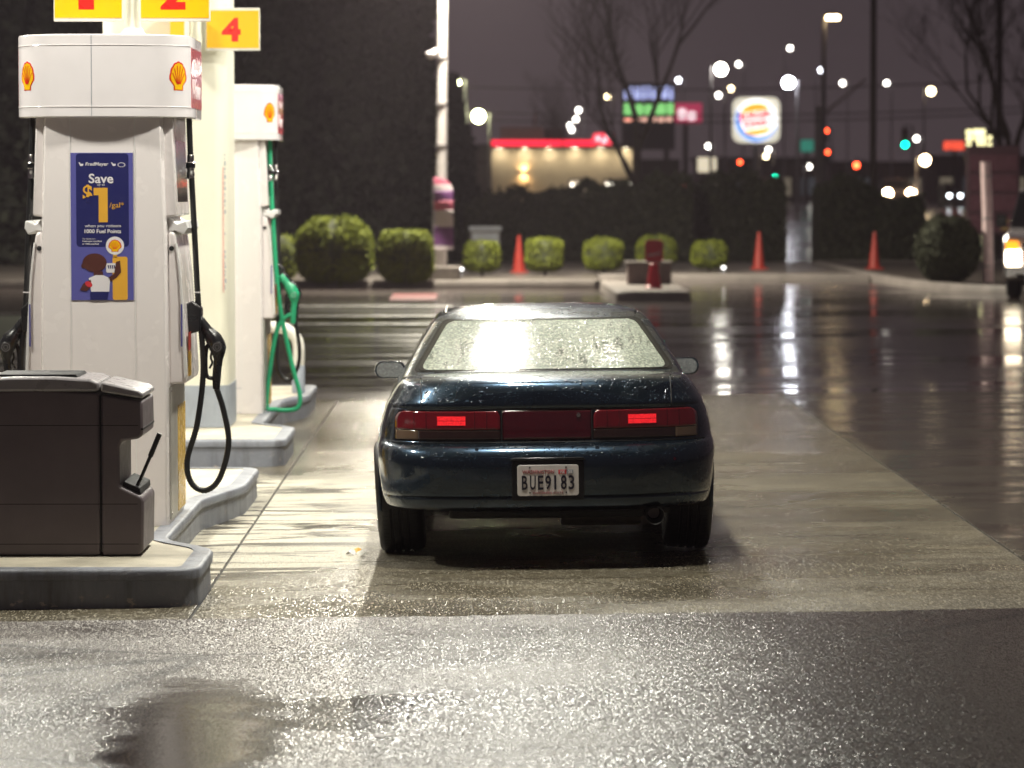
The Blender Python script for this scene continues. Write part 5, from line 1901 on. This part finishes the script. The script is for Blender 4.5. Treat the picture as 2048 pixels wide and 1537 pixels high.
# right: pale pole, price board with its timber post
g_ = onground(1977, 566, .13)
pp = thing('pale_pole', 'pale pole, tinted by painted pink light, in the bed beside the parked pickup', 'pole', (g_.x, g_.y, .13))
MB().tube([(0, 0, -.02), (-.03, 0, 1.3), (-.07, 0, 2.28)], [.105, .10, .095], 16).build('shaft', M['pole_pink_lit'], pp, smooth=60)
for z in (.3, 1.2, 2.0):
    MB().lathe([(.108, 0), (.108, .025)], 16, (-.015 - .01 * z, 0, z)).build('strap', M['pole_grey'], pp, smooth=60)
Yb = 74.0
pb = thing('price_board', 'unlit dark price board on two posts behind the pale pole', 'price sign', (at(1990, 500, Yb).x, Yb, .13))
bx = lambda x: at(x, 400, Yb).x - pb.location.x
bz = lambda y: at(1990, y, Yb).z - .13
MB().box(bx(1934), bx(2040), 0, .28, bz(470), bz(292)).build('cabinet', S('board_dark', (.06, .03, .04), .4), pb, smooth=0, bevel=.02)
for k in range(4):
    MB().box(bx(1940), bx(2034), -.012, .001, bz(462 - 40 * k), bz(430 - 40 * k)).build('price_panel', S('board_panel_dark', (.10, .045, .06), .25), pb, smooth=0)
text_obj('price_digit', '2', .4, S('dull_yellow', (.32, .22, .08), .5), pb, (bx(2010), -.014, bz(461)), '-y', .01, height=.30, width=.18)
for x in (1952, 2022):
    MB().box(bx(x) - .08, bx(x) + .08, .05, .21, 0, bz(470)).build('post', M['wood'], pb, smooth=0, bevel=.01)

# ------------------------------------------------------------------ pickup waiting at the right edge
Yt = 58.5
tk = thing('pickup_truck', 'white pickup truck with lit headlight and amber marker waiting at the bed', 'truck', (at(2004, 580, Yt).x + 1.0, Yt, gz(9.9, Yt)), -math.radians(12.5))
MB().box(-.98, .98, .0, .22, .34, .58).build('bumper', M['chrome'], tk, smooth=0, bevel=.05)
MB().box(-.75, .75, -.012, .10, .36, .44).build('bumper_intake', M['dark'], tk, smooth=0, bevel=.01)
bd = MB()
bd.loft([[(-w, y, z0), (w, y, z0), (w, y, z1 - .10), (w * .93, y, z1), (-w * .93, y, z1), (-w, y, z1 - .10)] for y, w, z0, z1 in ((.10, .96, .55, 1.06), (.18, .98, .45, 1.14), (1.35, 1.0, .40, 1.22), (1.4, 1.0, .40, 1.22), (5.5, 1.0, .42, 1.24), (5.6, .98, .5, 1.22))])
bd.build('body', M['truckw'], tk, smooth=30, bevel=.02)
cbm = MB()
cbm.loft([[(-w, y, 1.2), (w, y, 1.2), (w * .86, y + dy, 1.86), (-w * .86, y + dy, 1.86)] for y, w, dy in ((1.35, .97, .65), (3.4, .97, -.15))])
cbm.build('cab', M['glass_dark'], tk, smooth=20, bevel=.04)
MB().box(-.82, .82, 1.98, 3.2, 1.84, 1.90).build('cab_roof', M['truckw'], tk, smooth=0, bevel=.03)
MB().box(-.66, .66, .06, .12, .64, .98).build('grille', M['trim'], tk, smooth=0, bevel=.02)
for z in (.72, .81, .90):
    MB().box(-.64, .64, .045, .065, z, z + .02).build('grille_bar', M['chrome'], tk, smooth=0)
for s in (-1, 1):
    MB().prism(rrect(s * .81 - .13, s * .81 + .13, .60, .84, .03), .05, .12).build('headlight', emis('truck_headlight', (1.0, .86, .62), 14), tk, smooth=0)
    MB().prism(rrect(s * .83 - .11, s * .83 + .11, .85, 1.00, .03), .06, .12).build('marker_light', emis('truck_marker', (1.0, .35, .02), 1.6), tk, smooth=0)
    for y in (1.0, 4.4):
        w_ = MB().lathe([(.20, -.12), (.34, -.13), (.38, -.09), (.38, .09), (.34, .13), (.20, .12)], 28, (s * .84, y, .38), 'x').build('wheel', M['tyre'], tk, smooth=40)
    MB().box(*sorted((s * 1.02, s * 1.22)), 1.55, 1.66, 1.22, 1.45).build('door_mirror', M['trim'], tk, smooth=0, bevel=.03)

# ------------------------------------------------------------------ restaurant
Yr = 170.0
rz = .7 * sstep(140, 200, Yr)
q = lambda x, y, Y=Yr: at(x, y, Y)
bl = thing('restaurant', 'low restaurant with lit beige wall and red light band along its roof', 'building', (q(1090, 400).x, Yr, rz))
lx = lambda x: q(x, 400).x - bl.location.x
lz = lambda y: q(1090, y).z - rz
x0, x1, x2, x3 = lx(920), lx(980), lx(1265), lx(1300)
MB().box(x1, x2, 0, 11, 0, lz(296)).build('wall', M['wall_beige'], bl, smooth=0)
MB().box(x0, x1 - .003, -.25, 11, 0, lz(290)).build('corner_tower', M['wall_dark'], bl, smooth=0)
MB().box(x0 - .15, x2 + .3, -.55, 11.2, lz(296) + .002, lz(289)).build('roof_edge', M['wall_dark'], bl, smooth=0)
for a_, b_ in ((982, 1123), (1126, 1188)):
    MB().box(lx(a_), lx(b_), -.57, -.50, lz(293), lz(281)).build('light_band', emis('red_band', (1.0, .015, .05), 1.3), bl, smooth=0)
rs_ = MB().prism(rrect(lx(1184), lx(1226), lz(291), lz(267), .2), -.66, -.5).build('roof_sign', emis('red_sign_box', (1.0, .06, .10), 1.1), bl, smooth=0)
for k, (cx_, cy_) in enumerate(((1195, 278), (1207, 283), (1214, 274))):
    MB().prism(ellipse(lx(cx_), lz(cy_), .12, .12, 14), -.69, -.66).build('sign_mark', emis('pale_pink_mark', (1, .6, .65), 1.6), rs_, smooth=0)
hv = MB().box(lx(1000), lx(1089), 2.0, 4.5, lz(288), lz(252)).build('rooftop_unit', M['metal_grey'], bl, smooth=0, bevel=.05)
MB().box(lx(1092), lx(1128), 2.4, 4.5, lz(288), lz(256)).build('rooftop_unit', M['wall_dark'], bl, smooth=0, bevel=.05)
MB().tube([(lx(1071), 2.2, lz(252)), (lx(1071), 2.2, lz(226))], .08, 8).build('flue', M['metal_grey'], hv)
sn = MB().box(lx(1048) - .09, lx(1048) + .09, -.22, -.002, lz(350), lz(342)).build('wall_light', M['wall_dark'], bl, smooth=0)
for z, sgn in ((lz(342) + .006, 1), (lz(350) - .006, -1)):
    MB().add([(lx(1048) - .08, -.20, z), (lx(1048) + .08, -.20, z), (lx(1048) + .08, -.05, z), (lx(1048) - .08, -.05, z)], [(0, 1, 2, 3) if sgn > 0 else (3, 2, 1, 0)]).build('wall_light_lens', emis('sconce_lens', (1.0, .62, .28), 110), sn, smooth=0)
# lamps added under the eave to brighten the wall
for k in range(6):
    xa = lx(1000 + 50 * k)
    MB().add([(xa - .12, -.50, lz(296) - .03), (xa + .12, -.50, lz(296) - .03), (xa + .12, -.40, lz(296) - .03), (xa - .12, -.40, lz(296) - .03)], [(3, 2, 1, 0)]).build('added_eave_light', emis('added_eave_lens', (1.0, .86, .62), 135), bl, smooth=0)
for a_, b_ in ((1138, 1182), (1208, 1264)):
    w_ = MB().box(lx(a_), lx(b_), -.03, -.004, lz(425), lz(360)).build('window', emis('lit_window', (1.0, .80, .52), .28, (.3, .25, .2)), bl, smooth=0)
    MB().box(lx(a_), lx(b_), -.07, -.03, lz(362), lz(358)).build('frame', M['wall_dark'], w_, smooth=0)
    for m_ in (a_, (a_ + b_) / 2, b_):
        MB().box(lx(m_) - .03, lx(m_) + .03, -.07, -.031, lz(425), lz(362)).build('frame', M['wall_dark'], w_, smooth=0)
    MB().box(lx(a_ + 4), lx(b_ - 4), -.16, -.09, lz(375), lz(367)).build('canopy_light', emis('window_lamp', (1.0, .93, .78), 5), w_, smooth=0)
MB().box(lx(898), lx(926), -.6, -.3, lz(369), lz(359)).build('drive_light', emis('drive_lamp', (1.0, .88, .6), 6), bl, smooth=0)
MB().box(lx(905), lx(921), -.2, .2, lz(420), lz(398)).build('lit_hatch', emis('hatch_glow', (1.0, .8, .6), .5), bl, smooth=0)
MB().box(x2 + .3, x3 + 1.6, 2, 11, 0, lz(318)).build('rear_wing', M['wall_dark'], bl, smooth=0)

# red fronted canopy beyond
Ya = 205.0
aw = thing('drive_canopy', 'white topped canopy with red glowing edge on two posts', 'canopy', (at(1335, 400, Ya).x, Ya, .7))
ax_ = lambda x: at(x, 400, Ya).x - aw.location.x
az_ = lambda y: at(1335, y, Ya).z - .7
MB().box(ax_(1288), ax_(1374), 0, 4, az_(356), az_(346)).build('roof', M['truckw'], aw, smooth=0, bevel=.05)
for a_, b_ in ((1290, 1340), (1346, 1372)):
    MB().prism(rrect(ax_(a_), ax_(b_), az_(372), az_(357), .2), -.1, .2).build('edge_light', emis('canopy_red', (1.0, .05, .04), 1.2), aw, smooth=0)
for x in (1300, 1366):
    MB().tube([(ax_(x), 1, 0), (ax_(x), 1, az_(358))], .1, 8).build('post', M['pole_grey'], aw)

# ------------------------------------------------------------------ round burger sign
Ys = 185.0
bs = thing('burger_sign', 'lit square pole sign with round burger emblem and red lettering', 'pole sign', (at(1512, 400, Ys).x, Ys, gz(0, Ys)))
sx_ = lambda x: at(x, 240, Ys).x - bs.location.x
sz_ = lambda y: at(1512, y, Ys).z - gz(0, Ys)
cz = sz_(241)
R0 = (sx_(1556) - sx_(1468)) / 2
cab = MB().prism(rrect(sx_(1466), sx_(1560), sz_(286), sz_(195), .45), 0, .5).build('cabinet', emis('sign_cream_glow', (.95, .90, .72), .60), bs, smooth=0)


def disc(poly, k, nm, mat):
    return MB().prism(poly, -.03 * k, -.03 * (k - 1) - .001).build(nm, mat, cab, smooth=0)


disc(ellipse(0, cz, R0 * .99, R0 * .99, 40), 1, 'white_disc', emis('sign_white_glow', (1, .98, .95), 1.3))
cres = [(R0 * .98 * math.cos(a), cz + R0 * .98 * math.sin(a)) for a in np.linspace(math.radians(150), math.radians(345), 30)] + \
       [(R0 * .10 + R0 * .86 * math.cos(a), cz + R0 * .12 + R0 * .86 * math.sin(a)) for a in np.linspace(math.radians(335), math.radians(160), 30)]
disc(cres, 2, 'blue_crescent', emis('sign_blue_glow', (.16, .36, .85), 1.0))
for s_ in (1, -1):
    w_, h_ = R0 * .62, R0 * .34
    pts = [(w_ * math.cos(a), cz + s_ * (R0 * .42 + h_ * math.sin(a) * (1 if s_ > 0 else .75))) for a in np.linspace(0, math.pi, 20)]
    disc([(x * math.cos(.15) - (z - cz) * math.sin(.15), cz + x * math.sin(.15) + (z - cz) * math.cos(.15)) for x, z in pts], 3, 'bun', emis('sign_orange_glow', (1.0, .48, .03), .9))
for t_, dz in (('BURGER', .06), ('KING', -.34)):
    text_obj('lettering', t_, .5, emis('sign_red_glow', (1.0, .05, .06), .9), cab, (-R0 * .02, -.10, cz + R0 * dz), '-y', .02, width=R0 * (1.42 if t_ == 'BURGER' else 1.0), height=R0 * .34, roll=.14)
MB().tube([(0, .25, 0), (0, .25, sz_(286))], .16, 12).build('pole', M['pole_grey'], bs, smooth=60)

# lit boards
Yl = 240.0
lb_ = thing('tenant_board', 'tall board with blue white and green lit panels behind the bare tree', 'pylon sign', (at(1296, 400, Yl).x, Yl, gz(0, Yl)))
ux = lambda x: at(x, 240, Yl).x - lb_.location.x
uz = lambda y: at(1296, y, Yl).z - gz(0, Yl)
MB().box(ux(1244), ux(1350), 0, .6, uz(300), uz(166)).build('cabinet', S('board_dark2', (.03, .03, .04), .5), lb_, smooth=0)
rnd = random.Random(12)
for ya, yb_, n_, c_, st_, nm in ((172, 202, 9, (.50, .56, 1.0), .85, 'blue'), (206, 232, 5, (.30, .85, .25), .75, 'green'), (234, 245, 5, (1.0, .55, .42), .9, 'orange')):
    x = 1248
    while x < 1340:
        w_ = rnd.uniform(6, 13) if nm == 'blue' else rnd.uniform(12, 22)
        MB().prism(rrect(ux(x), ux(min(x + w_, 1347)), uz(yb_ - rnd.uniform(0, 4)), uz(ya + rnd.uniform(0, 5)), .10), -.06, -.002).build('lit_panel', emis('lit_panel_' + nm, c_, st_), lb_, smooth=0)
        x += w_ + rnd.uniform(2, 4)
for x in (1262, 1334):
    MB().tube([(ux(x), .3, 0), (ux(x), .3, uz(300))], .2, 8).build('post', M['pole_dark'], lb_)
pk = thing('pink_sign', 'pink lit sign panel beside the tall lit board', 'sign', (at(1375, 400, Yl).x, Yl + 2, gz(0, Yl)))
ux2 = lambda x: at(x, 240, Yl + 2).x - pk.location.x
MB().box(ux2(1348), ux2(1404), 0, .5, uz(246), uz(205)).build('cabinet', emis('pink_glow', (.75, .06, .16), .38), pk, smooth=0)
for a_, b_, c_, d_ in ((1356, 1372, 238, 216), (1374, 1392, 240, 222)):
    MB().prism(rrect(ux2(a_), ux2(b_), uz(c_), uz(d_), .2), -.05, -.002).build('lit_mark', emis('pink_mark', (1, .75, .8), 1.0), pk, smooth=0)
MB().tube([(0, .25, 0), (0, .25, uz(246))], .18, 8).build('post', M['pole_dark'], pk)


def lit_box(name, label, cat, px0, px1, py0, py1, Y, col_, st_, cells=None):
    z0 = gz(0, Y)
    t = thing(name, label, cat, (at((px0 + px1) / 2, 400, Y).x, Y, z0))
    fx = lambda x: at(x, 300, Y).x - t.location.x
    fz = lambda y: at(1024, y, Y).z - z0
    MB().box(fx(px0), fx(px1), 0, .4, fz(py1), fz(py0)).build('cabinet', M['wall_dark'], t, smooth=0, bevel=.03)
    if cells:
        for k, (a_, b_, c_, d_) in enumerate(cells):
            MB().prism(rrect(fx(a_), fx(b_), fz(d_), fz(c_), .08), -.05, -.002).build('lit_face', emis(name + '_glow', col_, st_), t, smooth=0)
    else:
        MB().prism(rrect(fx(px0 + 1), fx(px1 - 1), fz(py1 - 1), fz(py0 + 1), .1), -.05, -.002).build('lit_face', emis(name + '_glow', col_, st_), t, smooth=0)
    MB().tube([((fx(px0) + fx(px1)) / 2, .2, 0), ((fx(px0) + fx(px1)) / 2, .2, fz(py1))], .12, 8).build('post', M['pole_dark'], t)
    return t


lit_box('cream_sign', 'small cream lit sign right of the bare tree', 'sign', 1394, 1434, 314, 346, 210, (.95, .85, .62), .65)
lit_box('red_street_sign', 'long red lit shop sign by the green signal', 'sign', 1886, 1934, 282, 301, 230, (1.0, .10, .05), 1.0,
        [(1887, 1933, 283, 290), (1887, 1900, 290, 300), (1902, 1932, 291, 300)])
lit_box('yellow_board', 'board of pale yellow lit panels above the pale pole', 'sign', 1930, 1986, 258, 326, 225, (1.0, .92, .48), 2.0,
        [(1945, 1970, 259, 270), (1932, 1943, 260, 270), (1933, 1943, 272, 283), (1946, 1970, 272, 298), (1933, 1943, 287, 297), (1975, 1983, 272, 280), (1975, 1983, 286, 297), (1932, 1944, 302, 324), (1958, 1970, 302, 324)])


# ------------------------------------------------------------------ distant lamps, signals, traffic
def far_lamp(px, py, Y, c, st, r, label='white street lamp on a slim post far down the street', pole=True, grp='distant street lamps', name='street_lamp', key=None):
    z0 = gz(0, Y)
    p = at(px, py, Y)
    t = thing(name, label, 'street lamp', (p.x, Y, z0), 0, grp)
    h = p.z - z0
    side = .5 if px % 2 else -.5
    if pole:
        MB().tube([(side, .1, 0), (side, .1, h + .15), (0, 0, h + .18)], [.09, .06, .05], 6).build('pole', M['pole_grey'], t)
    MB().box(-r * .5, r * .5, -r * .4, r * .6, h + r * .97, h + r * 1.25).build('lamp_hood', M['pole_dark'], t, smooth=0)
    MB().lathe([(r * .25, h - r * .97), (r * .75, h - r * .66), (r, h), (r * .75, h + r * .66), (r * .25, h + r * .96)], 12).build('lamp_lens', emis(key or 'far_lamp_%s' % label[:12], c, st), t, smooth=60)
    return t


WARM, COOL, NEUT = (1.0, .82, .48), (.90, .92, 1.0), (1.0, .95, .85)
far_lamp(1442, 139, 175, NEUT, 40, .30, 'big glaring white flood lamp left of the burger sign', key='flood_white')
far_lamp(1577, 166, 185, COOL, 45, .32, 'big glaring bluish flood lamp right of the burger sign', key='flood_cool')
far_lamp(909, 167, 150, (.95, 1.0, .55), 40, .26, 'yellowish lamp just right of the white light pole', key='lamp_yel')
far_lamp(957, 233, 150, (.95, 1.0, .55), 45, .28, 'yellowish lamp above the dark end of the restaurant', key='lamp_yel')
# roadway lamp on a tall post with an arm
Yc = 140
p = at(1665, 34, Yc)
rl = thing('road_lamp', 'tall road lamp post with flat warm glowing head', 'street lamp', (at(1646, 400, Yc).x, Yc, 0))
hh = p.z
MB().tube([(0, 0, 0), (0, 0, hh - .2), (.12, 0, hh + .05), (p.x - rl.location.x, 0, hh + .10)], [.14, .09, .06, .05], 10).build('post', M['pole_grey'], rl, smooth=60)
MB().box(p.x - rl.location.x - .27, p.x - rl.location.x + .27, -.2, .2, hh + .03, hh + .16).build('lamp_head', M['pole_grey'], rl, smooth=0, bevel=.03)
MB().box(p.x - rl.location.x - .25, p.x - rl.location.x + .25, -.21, .18, hh - .10, hh + .029).build('lamp_lens', emis('road_lens', (1.0, .74, .38), 32), rl, smooth=0)
for px_, py_, Y, c, lb in ((1580, 97, 330, NEUT, 'high above the bluish flood lamp'), (1477, 129, 330, NEUT, 'close right of the white flood lamp'), (1437, 191, 300, NEUT, 'just below the white flood lamp'),
                           (1462, 178, 300, WARM, 'between the white flood lamp and the burger sign'), (1642, 141, 340, COOL, 'against the road lamp post'), (1685, 167, 320, NEUT, 'right of the road lamp post above the slanting arm'),
                           (1773, 167, 320, NEUT, 'just right of the dark utility pole'), (1862, 183, 260, WARM, 'alone in the sky above the red shop sign'), (1157, 221, 330, NEUT, 'topmost of four above the restaurant roof'),
                           (1152, 239, 330, NEUT, 'second from the top of four above the restaurant roof'), (1139, 251, 330, NEUT, 'third from the top of four above the restaurant roof'), (1143, 260, 330, NEUT, 'lowest of four above the restaurant roof'),
                           (1215, 194, 330, WARM, 'beside the blue part of the tall lit board'), (1357, 161, 330, COOL, 'above the pink lit sign'), (1417, 293, 300, NEUT, 'above the cream sign'),
                           (1833, 278, 300, NEUT, 'between the green signal and the red shop sign'), (1618, 334, 320, NEUT, 'above the driveway gap in the hedges'), (1537, 300, 320, NEUT, 'under the burger sign'), (1532, 313, 320, WARM, 'low beside the pole of the burger sign')):
    far_lamp(px_, py_, Y, c, 11 if c != WARM else 13, .22 if Y > 270 else .30, 'small distant %s lamp %s' % ('warm' if c == WARM else 'bluish' if c == COOL else 'white', lb), key='far_%s' % ('w' if c == WARM else 'c' if c == COOL else 'n'))
far_lamp(1850, 321, 200, (1.0, .74, .42), 26, .30, 'warm orange lamp low above the hedge by the red shop sign', key='lamp_orange')


def signal(px, py, Y, lit, label):
    z0 = gz(0, Y)
    p = at(px, py, Y)
    t = thing('traffic_signal', label, 'traffic light', (p.x, Y, z0), 0, 'traffic signals at the crossing')
    h = p.z - z0
    k = {'red': 0, 'amber': 1, 'green': 2}[lit]
    top = h + .36 * k
    MB().box(-.18, .18, 0, .3, top - .95, top + .2).build('housing', M['pole_dark'], t, smooth=0, bevel=.02)
    for i, (nm, c) in enumerate((('red', (1.0, .07, .02)), ('amber', (1.0, .5, .02)), ('green', (.0, 1.0, .55)))):
        m_ = emis('signal_%s_on' % nm, c, 16) if i == k else S('signal_%s_off' % nm, tuple(x * .05 for x in c), .3)
        MB().lathe([(.02, -.05), (.13, -.03), (.15, 0), (.15, .02)], 16, (0, -.01, top - .36 * i), 'y').build('lens', m_, t, smooth=60)
    MB().tube([(.45, .2, 0), (.45, .2, top + .35), (0, .2, top + .35), (0, .2, top + .15)], .05, 6).build('mast', M['pole_dark'], t)
    return t


signal(1810, 290, 190, 'green', 'traffic signal glowing green left of the red shop sign')
signal(1949, 311, 215, 'green', 'traffic signal glowing green below the pale yellow board')
signal(1550, 356, 260, 'green', 'faint green traffic signal above the hedge below the burger sign')
signal(1713, 331, 190, 'red', 'traffic signal glowing red beside the dark utility pole')
signal(1653, 262, 300, 'red', 'small red traffic signal beside the road lamp post')
signal(1655, 305, 300, 'red', 'small red traffic signal low on the road lamp post')
signal(1480, 325, 300, 'red', 'small red signal left of the burger sign pole')
lit_box('street_name_sign', 'green lit street name sign hung right of the burger sign', 'sign', 1600, 1628, 279, 305, 250, (.05, .42, .30), .35)


def far_car(px, py, Y, label, st=26, spread=44, c=(1.0, .80, .52), body='pole_dark', tail=False, lr=.13):
    """traffic coming towards us, mostly its lamps"""
    z0 = gz(0, Y)
    p = at(px, py, Y)
    half = spread / pxm(Y) / 2
    h = p.z - z0
    t = thing('distant_car', label, 'car', (p.x, Y, z0), 0, 'traffic on the street')
    b = MB()
    b.loft([[(-w, y, z0_), (w, y, z0_), (w * k, y, z1), (-w * k, y, z1)] for y, w, z0_, z1, k in ((.05, half + .15, .3, h + .2, .95), (1.3, half + .25, .25, h + .35, .95), (1.9, half + .25, .25, h + .85, .8), (3.4, half + .25, .25, h + .85, .8), (4.4, half + .2, .3, h + .4, .95))])
    b.build('body', M[body], t, smooth=30, bevel=.05)
    MB().box(-half * .9, half * .9, 1.3, 1.5, h + .42, h + .78).build('windscreen', M['glass_dark'], t, smooth=0)
    for s in (-1, 1):
        MB().lathe([(.02, -.05), (lr * .85, -.03), (lr, .05)], 14, (s * half, 0, h), 'y').build('headlight' if not tail else 'tail_light', emis('far_car_lamp_%d_%s' % (st, tail), c, st), t, smooth=60)
        for y in (.9, 3.6):
            MB().lathe([(.1, -.1), (.33, -.1), (.33, .1), (.1, .1)], 16, (s * (half + .1), y, .33), 'x').build('wheel', M['tyre'], t, smooth=40)


far_car(1799, 387, 200, 'car with warm glaring headlights above the hedge right of the utility pole', 120, 46, (1.0, .70, .40), lr=.24)
far_car(1698, 373, 240, 'car with paler headlights behind the hedge left of the utility pole', 20, 44)
far_car(1910, 392, 230, 'car with cool white lamps left of the price board', 10, 22, (.85, .95, 1.0))

# ------------------------------------------------------------------ utility poles and wires
def upole(px, Y, r, label, ytop=-260, lean=0.0):
    p = at(px, 380, Y)
    h = at(px, ytop, Y).z
    t = thing('utility_pole', label, 'utility pole', (p.x, Y, gz(0, Y)), 0, 'utility poles')
    MB().tube([(0, 0, 0), (lean, 0, h)], [r, r * .75], 10).build('pole', M['wood'], t, smooth=60)
    MB().box(-1.1 + lean, 1.1 + lean, -.06, .06, h - .5, h - .38).build('crossarm', M['wood'], t, smooth=0)
    return t


upole(1746, 93, .10, 'dark timber utility pole behind the right traffic cone', -420, -.02)
upole(1997, 110, .13, 'dark timber utility pole behind the price board', -300)
upole(912, 120, .13, 'dark utility post near the end of the restaurant', 300)
upole(1384, 90, .07, 'thin dark post left of the hedge below the cream sign', 365)
for k, (y0_, y1_) in enumerate(((147, 140), (194, 196), (212, 206))):
    a, b = at(300, y0_, 150), at(2400, y1_, 150)
    m = MB()
    m.tube([a.lerp(b, i / 24) + Vector((0, 0, -.8 * math.sin(math.pi * i / 24))) for i in range(25)], .028, 5)
    tag(m.build('overhead_wire', M['pole_dark'], None), ('highest', 'middle', 'lowest')[k] + ' of three thin dark wires strung across the street sky', 'wire', 'overhead wires')
# signal mast arm catching the light
Ym = 160
a, b = at(1640, 234, Ym), at(1732, 158, Ym)
ma = thing('mast_arm', 'slanting grey signal arm reaching up right from the road lamp post', 'mast arm', (a.x - .1, Ym, .0))
o0 = Vector(ma.location)
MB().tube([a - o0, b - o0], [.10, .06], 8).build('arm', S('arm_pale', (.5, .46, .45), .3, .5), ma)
MB().tube([(0, 0, 0), (0, 0, a.z + .5)], .12, 8).build('post', M['pole_grey'], ma)

# far shops and a low wall closing the view along the street
for px0, px1, yt, Y, c, label in ((1120, 1260, 338, 330, (.05, .045, .045), 'low dark shop far behind the restaurant'), (1398, 1640, 322, 340, (.09, .075, .07), 'long low brown shop beyond the burger sign'),
                                  (1660, 1860, 330, 350, (.10, .08, .075), 'long low shop beyond the traffic signals'), (1870, 2200, 318, 330, (.06, .05, .055), 'dark flat roofed shop beyond the pale yellow board')):
    z0 = gz(0, Y)
    t = thing('far_shop', label, 'building', (at((px0 + px1) / 2, 380, Y).x, Y, z0), 0, 'shops across the street')
    fx = lambda x: at(x, 380, Y).x - t.location.x
    h = at(1024, yt, Y).z - z0
    MB().box(fx(px0), fx(px1), 0, 10, 0, h).build('wall', S('shop_%d' % px0, c, .6), t, smooth=0)
    MB().box(fx(px0) - .3, fx(px1) + .3, -.4, 10.3, h, h + .35).build('roof', M['wall_dark'], t, smooth=0)
    n_ = max(2, int((px1 - px0) / 45))
    for i in range(n_):
        xa = fx(px0) + (fx(px1) - fx(px0)) * (i + .2) / n_
        xb = fx(px0) + (fx(px1) - fx(px0)) * (i + .8) / n_
        w_ = MB().box(xa, xb, -.06, -.003, .6, min(h - .5, 2.4)).build('window', emis('shop_glow_%d' % (i % 3), ((1, .85, .6), (.7, .85, 1), (1, .5, .4))[i % 3], (.10, .03, .05)[i % 3], (.1, .1, .1)), t, smooth=0)
        MB().box(xa, xb, -.09, -.061, min(h - .5, 2.4), min(h - .5, 2.4) + .12).build('frame', M['wall_dark'], w_, smooth=0)

# ------------------------------------------------------------------ thin haze added to lift the dark tones
hz_m = bpy.data.materials.new('lift_haze')
hz_m.use_nodes = True
hn = hz_m.node_tree
hn.nodes.clear()
ho_ = hn.nodes.new('ShaderNodeOutputMaterial')
hv_ = hn.nodes.new('ShaderNodeVolumePrincipled')
hv_.inputs['Color'].default_value = (0.95, 0.80, 0.92, 1)
hv_.inputs['Density'].default_value = 0.0005
hv_.inputs['Anisotropy'].default_value = 0.3
hn.links.new(hv_.outputs[0], ho_.inputs['Volume'])
hz = MB().box(-280, 280, -90, 600, -1.2, 26).build('haze', hz_m, None, smooth=0)
tag(hz, 'added thin haze over the whole lot and street', 'haze', kind='stuff')
